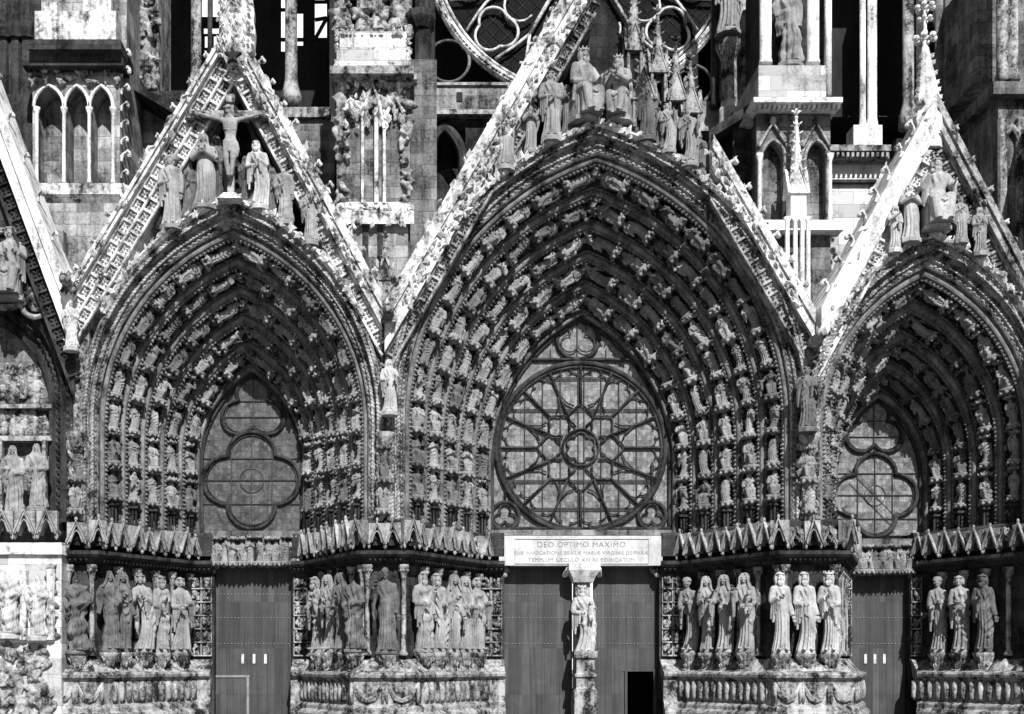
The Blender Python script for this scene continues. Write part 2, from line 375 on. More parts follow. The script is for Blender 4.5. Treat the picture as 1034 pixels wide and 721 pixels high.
def figure(seed, la='chest', ra='down', hd='beard', attr=(), seat=False, sway=.02, wide=1.0, mantle=True, erode=0.0, flare=1.0, lean=0.0, bow=0.0, turn=0.0, tilt=0.0, headless=False):
    """returns (mb to be voxel-merged, mb of fine pieces), height 1 when standing, facing -Y, feet at z = 0"""
    rnd = random.Random(seed); mb = MB(); fine = MB()
    dz = -.21 if seat else 0.0
    if not seat:
        cen = robe(mb, rnd, 0, 0, sway, wide, mantle, flare, lean, bow)
        for s in (-1, 1): mb.ell((s*.048, -.112, .016), (.026,.05,.018), 9, 6)
    else:
        cen = robe(mb, rnd, .43, dz, 0, wide, False, 1, lean, bow)
        for s in (-1, 1):
            mb.tube([(s*.06,.03,.265),(s*.082,-.10,.285),(s*.088,-.185,.275)], [.07,.068,.058], 10)
            mb.tube([(s*.088,-.185,.275),(s*.080,-.195,.15),(s*.066,-.20,.02)], [.058,.052,.046], 10)
            mb.ell((s*.062, -.245, .018), (.028,.055,.02), 9, 6)
        rings = []
        ph = rnd.uniform(0,6)
        for z, a, b, cy in ((0,.135,.085,-.150),(.08,.130,.080,-.150),(.18,.130,.078,-.145),(.27,.132,.07,-.12),(.30,.10,.06,-.09)):
            rings.append([(a*math.cos(f)+.006*math.sin(13*f), cy+(b+.022*(abs(math.sin(6*f+ph+z*4))-.5))*math.sin(f), z) for f in np.linspace(0,2*PI,48,endpoint=False)])
        mb.loft(rings)
        for k in range(4):
            z = .26-.05*k; mb.tube([(-.09,-.20,z+.02),(0,-.235+.01*k,z-.045),(.09,-.20,z+.02)], .012, 6)
        mb.box(-.13,.13,-.08,.12,0,.24)
    for s, pose in ((-1, la), (1, ra)):
        if pose is None: continue
        e, w = ARM[pose]; cx, cy = cen(.785)
        S = Vector((s*.112*wide+cx, cy, .775+dz)); E = Vector((s*e[0]*wide+cx, e[1]+cy, e[2]+dz)); W = Vector((s*w[0]+cx, w[1]+cy, w[2]+dz))
        mb.tube([S, S.lerp(E,.5)+Vector((s*.008,0,0)), E], [.050,.046,.044], 10)
        mb.tube([E, E.lerp(W,.5), W], [.044,.040,.036], 10)
        mb.ell(S, (.05,.05,.05), 10, 7)
        d = (W-E).normalized()
        if erode < .5: hand(fine, W + d*.012, d, s, 1.0)
        mid = E.lerp(W, .7)
        if pose in ('chest','belly','bless','reach','side'):      # cloth hanging from the forearm
            for k in range(4):
                q = E.lerp(W, .15+.25*k); ln = (.24, .30, .22, .15)[k]*rnd.uniform(.8,1.2)
                mb.tube([q, q+Vector((s*.006,.02,-ln*.5)), q+Vector((s*.012,.035,-ln))], [.026,.024,.016], 7)
    cx, cy = cen(.87); hc = Vector((cx, cy-.006-bow*.4, .925+dz))
    mb.tube([(cx,cy,.84+dz),(cx,cy-.004,.89+dz)], [.034,.032], 10)
    if not headless: head(mb, rnd, hc, hd, tilt, turn)
    if 'halo' in attr: fine.lathe([(.105,-.008),(.112,0),(.105,.008)], (0,0,0), 20); 
    if 'halo' in attr:
        k = len(fine.v)-60
        for i in range(k, len(fine.v)):
            x, y, z = fine.v[i]; fine.v[i] = (x+hc.x, z+hc.y+.07, y+hc.z)
    if 'book' in attr: mb.obox((cx-.03,-.135,.60+dz), (.045,-.01,0), (.006,.018,0), (.006,0,.062))
    if 'scroll' in attr: mb.tube([(cx+.03,-.135,.66+dz),(cx+.045,-.145,.50+dz),(cx+.06,-.125,.36+dz)], [.022,.03,.026], 7, .4)
    if 'staff' in attr: fine.tube([(.158,-.075,.0),(.150,-.085,.45),(.150,-.075,1.02)], .011, 7)
    if 'spear' in attr: fine.tube([(.205,-.09,0),(.195,-.09,1.12)], .009, 6)
    if 'belt' in attr: mb.lathe([(.108,-.012),(.116,0),(.108,.012)], (cx*.5,0,.60+dz), 18)
    if 'wings' in attr: wing(mb, -1, .80+dz); wing(mb, 1, .80+dz)
    if 'child' in attr:
        c0 = Vector((.085,-.135,.60)) if not seat else Vector((-.06,-.16,.36))
        rr = []
        for z, a in ((-.09,.05),(-.03,.055),(.03,.045),(.07,.042),(.095,.018)):
            rr.append([(c0.x+a*math.cos(f), c0.y+a*.8*math.sin(f), c0.z+z) for f in np.linspace(0,2*PI,12,endpoint=False)])
        mb.loft(rr); mb.ell(c0+Vector((0,-.005,.125)), (.03,.034,.037), 10, 8); mb.ell(c0+Vector((0,.006,.135)), (.034,.034,.034), 10, 8)
        mb.tube([c0+Vector((.04,-.01,.06)), c0+Vector((.065,-.05,.04)), c0+Vector((.05,-.08,.07))], [.018,.015,.012], 7)
        for s in (-1,1): mb.tube([c0+Vector((s*.02,-.02,-.07)), c0+Vector((s*.025,-.06,-.10)), c0+Vector((s*.02,-.06,-.15))], [.024,.022,.014], 7)
    if 'bowl' in attr: mb.lathe([(.02,-.03),(.05,0),(.052,.02),(.03,.02)], (cx,-.16,.63+dz), 12)
    if 'harp' in attr:
        mb.tube([(.02,-.15,.50+dz),(.11,-.16,.56+dz),(.13,-.15,.74+dz),(.03,-.15,.70+dz)], .014, 7, closed=True)
    if 'sack' in attr: mb.ell((0,.02,.96+dz), (.12,.08,.06), 12, 8)
    return mb, fine
def nude(arms=True):
    mb = MB()                                   # the crucified figure: arms out, head bowed, cloth at the hips
    rings = []
    for z, a, b, cx in ((.44,.075,.060,.0),(.50,.088,.066,.004),(.57,.070,.054,.006),(.66,.088,.066,.004),(.74,.100,.070,0),(.79,.098,.060,0),(.83,.05,.045,0),(.87,.034,.034,0)):
        rings.append([(cx+a*math.cos(f), b*math.sin(f), z) for f in np.linspace(0,2*PI,16,endpoint=False)])
    mb.loft(rings)
    for k in range(4):
        for s in (-1,1): mb.tube([(s*.012,-.062,.72-.028*k),(s*.055,-.058,.735-.03*k),(s*.085,-.02,.75-.03*k)], .008, 6)
    for s in (-1, 1):
        mb.tube([(s*.090,0,.785),(s*.21,-.005,.815),(s*.235,-.005,.82),(s*.38,0,.865)], [.036,.030,.029,.018], 9)
        mb.ell((s*.095,0,.785), (.04,.04,.04), 9, 7)
        mb.tube([(s*.042,0,.46),(s*.050,-.05,.25),(s*.046,-.045,.235),(s*.022,-.02,.05)], [.056,.040,.036,.024], 10)
        mb.ell((s*.020,-.045,.03), (.018,.045,.016), 8, 6)
    for k in range(6): mb.tube([(-.085,-.03,.50-.022*k),(0,-.075,.475-.026*k),(.09,-.03,.50-.018*k)], .016, 6)
    mb.tube([(.085,-.03,.48),(.105,-.03,.38),(.10,-.03,.28)], [.028,.03,.014], 8)
    head(mb, random.Random(3), Vector((-.02,-.03,.905)), 'long', R(28), R(-20))
    fine = MB()
    for s in (-1,1): hand(fine, (s*.385,0,.868), (s,0,.25), s, 1.0)
    return mb, fine

class FigJobs:
    """all the figures are voxel-merged in one pass so that each body is one continuous skin"""
    def __init__(self): self.jobs = []
    def add(self, key, mb, fine, H, vox=.0072, erode=0.0):
        me = mb.mesh('tmp'); ob = bpy.data.objects.new('tmp', me); COL.objects.link(ob)
        md = ob.modifiers.new('r', 'REMESH'); md.mode = 'VOXEL'; md.voxel_size = vox; md.use_smooth_shade = True
        self.jobs.append((key, ob, fine, H, erode))
    def run(self):
        dg = bpy.context.evaluated_depsgraph_get(); out = {}
        for key, ob, fine, H, er in self.jobs:
            me = bpy.data.meshes.new_from_object(ob.evaluated_get(dg))
            n = len(me.vertices); co = np.empty(n*3, np.float32); me.vertices.foreach_get('co', co); co = co.reshape(-1,3)
            loops = np.empty(len(me.loops), np.int32); me.loops.foreach_get('vertex_index', loops)
            fs = loops.reshape(-1,4) if len(loops) == 4*len(me.polygons) else None
            if er > 0:
                a = co*(1/.09)
                nz = sum(np.sin(a@np.array(k)*f+ph)/f for k, f, ph in (((1,.3,.5),1,0),((.2,1,.7),1.3,1),((-.5,.4,1.1),1.9,2),((1.1,-.7,.6),2.7,3),((.4,.9,-1.2),3.9,4)))
                cen = co*np.array([1,1,0]); ln = np.linalg.norm(cen,axis=1,keepdims=True)+1e-5
                co = co + cen/ln*(nz[:,None]*.022*er)
            vs = [tuple(p) for p in (co*H)]
            F = [tuple(int(i) for i in f) for f in fs] if fs is not None else [tuple(p.vertices) for p in me.polygons]
            o = len(vs)
            if fine is not None and fine.v:
                vs += [(p[0]*H, p[1]*H, p[2]*H) for p in fine.v]; F += [tuple(i+o for i in f) for f in fine.f]
            m2 = bpy.data.meshes.new('figure'); m2.from_pydata(vs, [], F)
            m2.polygons.foreach_set('use_smooth', [True]*len(m2.polygons)); m2.update()
            out[key] = m2
            bpy.data.meshes.remove(me)
        for key, ob, *_ in self.jobs:
            me = ob.data; bpy.data.objects.remove(ob); bpy.data.meshes.remove(me)
        self.jobs = []
        return out
# ------------------------------------------------------------------ architecture helpers
ZB = 7.75                                     # level on which the archivolts stand
class Arch:
    """family of pointed arches that narrows from the front face to the window"""
    def __init__(s, xc, W0, Wi, za0, zai, zs0, zsi, Y0=.6, Yi=4.6, zbot=ZB):
        s.xc, s.W0, s.Wi, s.za0, s.zai, s.zs0, s.zsi, s.Y0, s.Yi, s.zbot = xc, W0, Wi, za0, zai, zs0, zsi, Y0, Yi, zbot
        s.D = W0 - Wi
    def half(s, d, nv=7, na=24):
        k = d/s.D; w = s.W0 - d; zs = s.zs0 + (s.zsi-s.zs0)*k; h = s.za0 + (s.zai-s.za0)*k - zs
        r = (w*w+h*h)/(2*w); th = math.asin(min(1, h/r))
        pts = [(w, s.zbot + (zs-s.zbot)*i/nv) for i in range(nv)]
        pts += [(w-r+r*math.cos(th*i/na), zs+r*math.sin(th*i/na)) for i in range(na+1)]
        pts[-1] = (0.0, zs+h)
        return pts
    def curve(s, d, **kw):
        h = s.half(d, **kw)
        return [(s.xc-x, z) for x, z in h] + [(s.xc+x, z) for x, z in h[-2::-1]]
    def walk(s, d, step, s0=0.0, tail=0.0):
        """points every 'step' along each half from the bottom up: (x, z, tangent, inward, side, arclength, length)"""
        h = s.half(d, nv=10, na=60); out = []
        seg = [math.dist(h[i], h[i+1]) for i in range(len(h)-1)]; Ltot = sum(seg)
        n = max(1, int((Ltot - s0 - tail)/step)) ; st = (Ltot - s0 - tail)/n
        for side in (-1, 1):
            for k in range(n+1):
                q = s0 + st*k; acc = 0
                for i, l in enumerate(seg):
                    if acc + l >= q - 1e-6 or i == len(seg)-1: break
                    acc += l
                f = (q-acc)/seg[i]; a, b = h[i], h[i+1]
                x = a[0]+(b[0]-a[0])*f; z = a[1]+(b[1]-a[1])*f; tx, tz = (b[0]-a[0])/seg[i], (b[1]-a[1])/seg[i]
                out.append((s.xc+side*x, z, Vector((side*tx,0,tz)), Vector((-side*tz,0,tx)) , side, q, Ltot))
        return out
    def grid(s, mb, prof):
        rows = [[(x, Y, z) for x, z in s.curve(d)] for d, Y in prof]
        n = len(rows[0]); vs = [p for r in rows for p in r]; fs = []
        for k in range(len(rows)-1):
            for i in range(n-1): fs.append((k*n+i, k*n+i+1, (k+1)*n+i+1, (k+1)*n+i))
        mb.add(vs, fs)
def frame_M(pos, up, facing):
    z = Vector(up).normalized(); f = Vector(facing); f = (f - z*f.dot(z)).normalized(); y = -f; x = y.cross(z)
    return Matrix(((x.x,y.x,z.x,pos[0]),(x.y,y.y,z.y,pos[1]),(x.z,y.z,z.z,pos[2]),(0,0,0,1)))
def holed_plate(mb, curve, outline, cx, cz, Y0, Y1=None):
    """plate at Y0 between an arch curve and a convex outline; reveal to Y1"""
    ang = [math.atan2(z-cz, x-cx) for x, z in curve]          # falls from pi to 0
    for i in range(1, len(ang)):
        if ang[i] > ang[i-1] - 1e-5: ang[i] = ang[i-1] - 1e-5
    extra = [math.atan2(z-cz, x-cx) for x, z in outline]
    al = sorted(set([round(a,5) for a in ang] + [round(a,5) for a in extra if min(ang)+1e-4 < a < max(ang)-1e-4]), reverse=True)
    xs = [p[0] for p in curve]; zs = [p[1] for p in curve]
    ia = [-a for a in ang]
    inner = [(float(np.interp(-a, ia, xs)), float(np.interp(-a, ia, zs))) for a in al]
    outer = []
    for a in al:
        dx, dz = math.cos(a), math.sin(a); best = 0
        for k in range(len(outline)-1):
            (x0,z0),(x1,z1) = outline[k], outline[k+1]
            ex, ez = x1-x0, z1-z0; den = dx*ez - dz*ex
            if abs(den) < 1e-9: continue
            t = ((x0-cx)*ez - (z0-cz)*ex)/den; u = ((x0-cx)*dz - (z0-cz)*dx)/den
            if t > best and -1e-3 <= u <= 1+1e-3: best = t
        outer.append((cx+dx*best, cz+dz*best))
    n = len(al)
    vs = [(x,Y0,z) for x,z in inner] + [(x,Y0,z) for x,z in outer]
    fs = [(i, i+1, n+i+1, n+i) for i in range(n-1)]
    if Y1 is not None:
        vs += [(x,Y1,z) for x,z in inner] + [(x,Y1,z) for x,z in outer]
        fs += [(i, 2*n+i, 2*n+i+1, i+1) for i in range(n-1)] + [(n+i, n+i+1, 3*n+i+1, 3*n+i) for i in range(n-1)]
        fs += [(2*n+i, 3*n+i, 3*n+i+1, 2*n+i+1) for i in range(n-1)]
    mb.add(vs, fs)
def lancet(x0, x1, z0, zs, za, n=14):
    xc, w, h = (x0+x1)/2, (x1-x0)/2, za-zs; r = max(w, (w*w+h*h)/(2*w)); th = math.asin(min(1,h/r))
    hf = [(w,z0)] + [(w-r+r*math.cos(th*i/n), zs+r*math.sin(th*i/n)) for i in range(n+1)]
    hf[-1] = (0, za)
    return [(xc-x,z) for x,z in hf] + [(xc+x,z) for x,z in hf[-2::-1]]
def sweep_plan(mb, line, prof):
    """vertical profile (offset towards the viewer, z) swept along a plan polyline running left to right"""
    n = len(line); nor = []
    for i in range(n-1):
        dx, dy = line[i+1][0]-line[i][0], line[i+1][1]-line[i][1]; l = math.hypot(dx,dy); nor.append((dy/l, -dx/l))
    vn = []
    for i in range(n):
        if i == 0: vn.append(nor[0])
        elif i == n-1: vn.append(nor[-1])
        else:
            a, b = nor[i-1], nor[i]; k = 1 + a[0]*b[0] + a[1]*b[1]; vn.append(((a[0]+b[0])/k, (a[1]+b[1])/k))
    vs = []; fs = []
    for o, z in prof:
        for (x,y),(a,b) in zip(line, vn): vs.append((x+a*o, y+b*o, z))
    for k in range(len(prof)-1):
        for i in range(n-1): fs.append((k*n+i, k*n+i+1, (k+1)*n+i+1, (k+1)*n+i))
    mb.add(vs, fs)
    for e in (0, n-1): mb.add([vs[k*n+e] for k in range(len(prof))], [tuple(range(len(prof)))])
def seg_frames(a, b, pitch, inset=.3):
    """evenly spaced stations on a plan segment: (point, along, outward)"""
    a = Vector((a[0],a[1],0)); b = Vector((b[0],b[1],0)); L = (b-a).length; t = (b-a)/L; o = Vector((t.y,-t.x,0))
    n = max(1, round((L-2*inset)/pitch)); st = (L-2*inset)/n
    return [(a+t*(inset+st*(k+.5)), t, o, st) for k in range(n)]
def multifoil(cx, cz, Rc, r, n, ph=0.0, m=12):
    dd = Rc*math.cos(PI/n) + math.sqrt(max(0, r*r-(Rc*math.sin(PI/n))**2)); out = []
    for k in range(n):
        th = ph + 2*PI*k/n; c = (cx+Rc*math.cos(th), cz+Rc*math.sin(th))
        q = (cx+dd*math.cos(th+PI/n), cz+dd*math.sin(th+PI/n)); a = math.atan2(q[1]-c[1], q[0]-c[0]) - th
        a = (a+2*PI) % (2*PI)
        for i in range(m): 
            t = th - a + 2*a*i/(m-1); out.append((c[0]+r*math.cos(t), c[1]+r*math.sin(t)))
    return out
def ringpts(cx, cz, r, n=40): return [(cx+r*math.cos(2*PI*i/n), cz+r*math.sin(2*PI*i/n)) for i in range(n)]
def Yp(pts, Y): return [(x, Y, z) for x, z in pts]

# small ornament prototypes --------------------------------------------------
def crocket_mb(s=1.0):
    mb = MB(); c = [(0,0,0),(.04*s,0,.13*s),(.15*s,-.01,.22*s),(.26*s,-.02,.20*s),(.27*s,-.02,.10*s)]
    mb.tube(c, [.07*s,.06*s,.06*s,.075*s,.05*s], 7)
    for k in range(3):
        a = (k-1)*.8; mb.leaf((.20*s,-.05*s+.06*s*(k-1),.20*s), (1,.5*a,.1), (.2,a*.6-.3,1), .11*s)
    mb.ell((.25*s,-.02,.16*s), (.08*s,.09*s,.08*s), 7, 5)
    return mb
CROCKET = crocket_mb().mesh('crocket')
def canopy_mb(w=.6):
    mb = MB(); h = w/2; d = .60
    for s in (-1, 1):                                          # tent roof seen from below
        mb.prism([(0,1.02),(0,.90),(s*(h-.05),.22),(s*(h+.0),.30)] if s > 0 else [(0,.90),(0,1.02),(s*(h+.0),.30),(s*(h-.05),.22)], -d, 0)
        mb.prism([(s*h,.22),(s*h,.34),(s*.0,1.1),(s*.0,1.02)] if s > 0 else [(0,1.02),(0,1.1),(s*h,.34),(s*h,.22)], -d-.06, -d+.04)
        mb.prism([(s*h,.34),(s*h,1.02),(s*.02,1.02)] if s > 0 else [(s*.02,1.02),(s*h,1.02),(s*h,.34)], -.50, -.3)
        mb.lathe([(.015,.06),(.05,.12),(.055,.18),(.04,.22),(.04,.28)], (s*(h-.02), -d+.10, 0), 7)
    mb.ell((0,-d-.02,1.13), (.05,.05,.08), 7, 5)
    mb.tube([(-h*.62,-d+.02,.30),(-h*.3,-d+.02,.62),(0,-d+.02,.72),(h*.3,-d+.02,.62),(h*.62,-d+.02,.30)], .03, 6)
    return mb
CANOPY = canopy_mb().mesh('canopy')
def canopy_broken():
    mb = canopy_mb(); rr = random.Random(3); top = max(v[2] for v in mb.v)
    mb.v = [(x*(1+rr.uniform(-.06,.06)), y*(.8+rr.uniform(-.1,.1)), min(z,.78+rr.uniform(-.12,.12))) for x,y,z in mb.v]
    for k in range(14): mb.leaf((rr.uniform(-.3,.3),-.45,rr.uniform(.2,.8)), (rr.uniform(-1,1),0,1), (0,-1,.2), rr.uniform(.06,.14))
    return mb
CANOPY_B = canopy_broken().mesh('canopy')
def corbel_mb():
    mb = MB(); mb.lathe([(.06,-.62),(.16,-.45),(.22,-.30),(.34,-.12),(.36,-.06),(.36,0)], (0,0,0), 8, PI/8)
    rnd = random.Random(5)
    for k in range(22):
        a = 2*PI*rnd.random(); z = rnd.uniform(-.5,-.12); r = .20+.18*(z+.5)
        mb.leaf((r*math.cos(a), r*math.sin(a), z), (0,0,1), (math.cos(a),math.sin(a),.3), rnd.uniform(.09,.14))
    return mb
CORBEL = corbel_mb().mesh('corbel')
def colonnette_mb():
    mb = MB(); mb.lathe([(.16,0),(.16,.08),(.11,.16),(.085,.2),(.085,2.6),(.10,2.62),(.10,2.68),(.11,2.74),(.17,2.96),(.19,3.0),(.19,3.08)], (0,0,0), 10)
    for k in range(8): mb.leaf((.13*math.cos(k*PI/4), .13*math.sin(k*PI/4), 2.86), (0,0,1), (math.cos(k*PI/4),math.sin(k*PI/4),.3), .08)
    return mb
COLONNETTE = colonnette_mb().mesh('colonnette', True)
def pinnacle_mb(w, hs, hp, gab=True, n=4, shafts=False):
    """square shaft with gablets, crocketed spire and finial; base at origin"""
    mb = MB(); h = w/2
    if shafts:
        for sx in (-1,1):
            for sy in (-1,1): mb.tube([(sx*h*.8,sy*h*.8,0),(sx*h*.8,sy*h*.8,hs)], w*.10, 7)
        mb.box(-h,h,-h,h,hs*.86,hs)
    else: mb.box(-h*.86,h*.86,-h*.86,h*.86,0,hs)
    if gab:
        for k in range(4):
            M = Matrix.Rotation(k*PI/2,4,'Z'); t = MB()
            t.prism([(-h,hs*.80),(h,hs*.80),(0,hs+w*1.1)], -h*1.12, -h*.9)
            t.tube([(-h*1.05,-h*1.1,hs*.80),(0,-h*1.15,hs+w*1.15),(h*1.05,-h*1.1,hs*.80)], w*.07, 6)
            mb.merge(t, M)
    rr = h*.95
    mb.loft([[(rr*math.cos(2*PI*i/8+PI/8), rr*math.sin(2*PI*i/8+PI/8), hs) for i in range(8)], [(.035*math.cos(2*PI*i/8+PI/8), .035*math.sin(2*PI*i/8+PI/8), hs+hp) for i in range(8)]])
    m = max(3, int(hp/.32))
    for j in range(1, m):
        q = j/m; r = rr*(1-q)+.035*q
        for k in range(n):
            a = k*2*PI/n + PI/4; o = Vector((math.cos(a),math.sin(a),0)); mb.leaf(Vector((0,0,hs+hp*q))+o*r, o+Vector((0,0,.8)), o, .11*w/.6+.03)
    z = hs+hp
    mb.ell((0,0,z-.05), (.07,.07,.06), 7, 5)
    for k in range(4):
        a = k*PI/2; o = Vector((math.cos(a),math.sin(a),0)); mb.leaf(Vector((0,0,z+.08))+o*.06, o+Vector((0,0,.5)), (0,0,1), .14)
    mb.ell((0,0,z+.2), (.05,.05,.12), 7, 5)
    return mb

# ------------------------------------------------------------------ figure prototypes for the archivolts
J = FigJobs()
VOUS = []
for i, kw in enumerate((dict(la='up',ra='chest',hd='angel',attr=('wings',),sway=.06), dict(seat=True,la='side',ra='bless',hd='curl',bow=.04), dict(la='reach',ra='reach',hd='hood',bow=.06,sway=.05), dict(seat=True,la='chest',ra='up',hd='mitre'), dict(la='down',ra='bless',hd='crown',sway=-.06,mantle=False), dict(seat=True,la='belly',ra='side',hd='veil',attr=('child',)),
        dict(seat=True,la='chest',ra='belly',hd='beard',attr=('book',)), dict(seat=True,la='belly',ra='bless',hd='crown'), dict(seat=True,la='belly',ra='chest',hd='veil',attr=('scroll',)),
        dict(la='pray',ra='pray',hd='angel',attr=('wings',)), dict(la='belly',ra='reach',hd='angel',attr=('wings','bowl')), dict(la='chest',ra='down',hd='beard',sway=.05),
        dict(la='belly',ra='chest',hd='mitre'), dict(seat=True,la='pray',ra='pray',hd='hood'), dict(seat=True,la='reach',ra='belly',hd='angel',attr=('harp','wings')), dict(la='chest',ra='belly',hd='veil',sway=.06))):
    mb, fine = figure(100+i, wide=1.25, **kw)
    d = MB(); d.lathe([(.05,-.26),(.15,-.16),(.24,-.10),(.25,0)], (0,-.04,0), 8, PI/8)
    for k in range(8):
        a = 2*PI*k/8; d.leaf((.21*math.cos(a), -.04+.21*math.sin(a), -.13), (0,0,-1), (math.cos(a),math.sin(a),0), .12)
    hh = .80 if kw.get('seat') else 1.02
    d.lathe([(.20,hh),(.22,hh+.05),(.16,hh+.10),(.10,hh+.20)], (0,.0,0), 7)
    for k in range(5):
        a = PI+PI*k/4; d.leaf((.19*math.cos(a), .19*math.sin(a), hh+.05), (0,0,1), (math.cos(a),math.sin(a),0), .10)
    fine.merge(d)
    H = 1.16 if kw.get('seat') else .98
    J.add(('v', i), mb, fine, H, vox=.014)

# crumbling carving: clusters of worn lumps merged into one skin, linked after the voxel pass
LUMPS = []
def lump_cluster(root, name, mat, pts, seed, s, vox=.035):
    """pts: function giving a random point; s: typical lump size; count in pts.n"""
    r3 = random.Random(seed); m = MB()
    for p in pts:
        k = r3.random(); e = s*r3.uniform(.35,1.0); rot = Matrix.Rotation(r3.uniform(0,PI),3,'Y') @ Matrix.Rotation(r3.uniform(-.5,.5),3,'X')
        if k < .45: m.ell(p, (e*.45,e*.5,e*r3.uniform(.6,1.1)), 8, 6, rot)
        elif k < .8:
            q = rot @ Vector((0,0,e*.8)); m.tube([p-q*.7, p+Vector((r3.uniform(-.3,.3)*e,-e*.35,0)), p+q*.7], [e*.18,e*.34,e*.12], 6)
        else: m.obox(p, rot @ Vector((e*.5,0,0)), rot @ Vector((0,e*.4,0)), rot @ Vector((0,0,e*.4)))
    key = ('lump', len(LUMPS)); J.add(key, m, None, 1.0, vox=vox); LUMPS.append((key, root, name, mat))
# ------------------------------------------------------------------ piers between the portals
PIERS = {
 'A': [(-12.08,.35),(-11.3,.35),(-8.85,4.5),(-7.95,4.5)],
 'B': [(-4.98,4.5),(-4.15,4.5),(-1.98,.35),(-.75,.35),(1.95,4.5),(2.92,4.5)],
 'C': [(8.76,4.5),(9.73,4.5),(12.15,.35),(13.85,.35),(15.6,4.5),(15.86,4.5)],
 'D': [(18.14,4.5),(18.55,4.5),(20.8,.35),(23.6,.35)],
}
PL = {'A': 'sooty portal pier carrying statues beside the left door, left side of that door',
      'B': 'broad portal pier with statues between the left door and the double doors',
      'C': 'broad bright portal pier with statues between the double doors and the right door',
      'D': 'shaded portal pier with statues right of the right door, at the photo edge'}
PROF_BASE = [(.0,3.08),(.12,3.06),(.62,2.66),(.84,2.62),(.88,2.55),(.86,2.46),(.76,2.40),(.70,2.34),(.70,1.56),(.80,1.50),(.84,1.44),(.84,1.32),(.98,1.24),(1.02,1.16),(1.02,0)]
PROF_CORN = [(.0,6.28),(.16,6.34),(.22,6.42),(.50,6.52),(.58,6.60),(.58,6.72),(.0,6.78)]
rnd = random.Random(11)
M_VOID = stone('shade-black gable ashlar', .006, .055, bias=.4, scale=.8, contrast=.2, brick=(.85,.4))  # deep shade of the gable fields put into the colour
M_CANOPY = stone('canopy limestone', .02, .40, bias=.53, scale=1.5, contrast=.18)
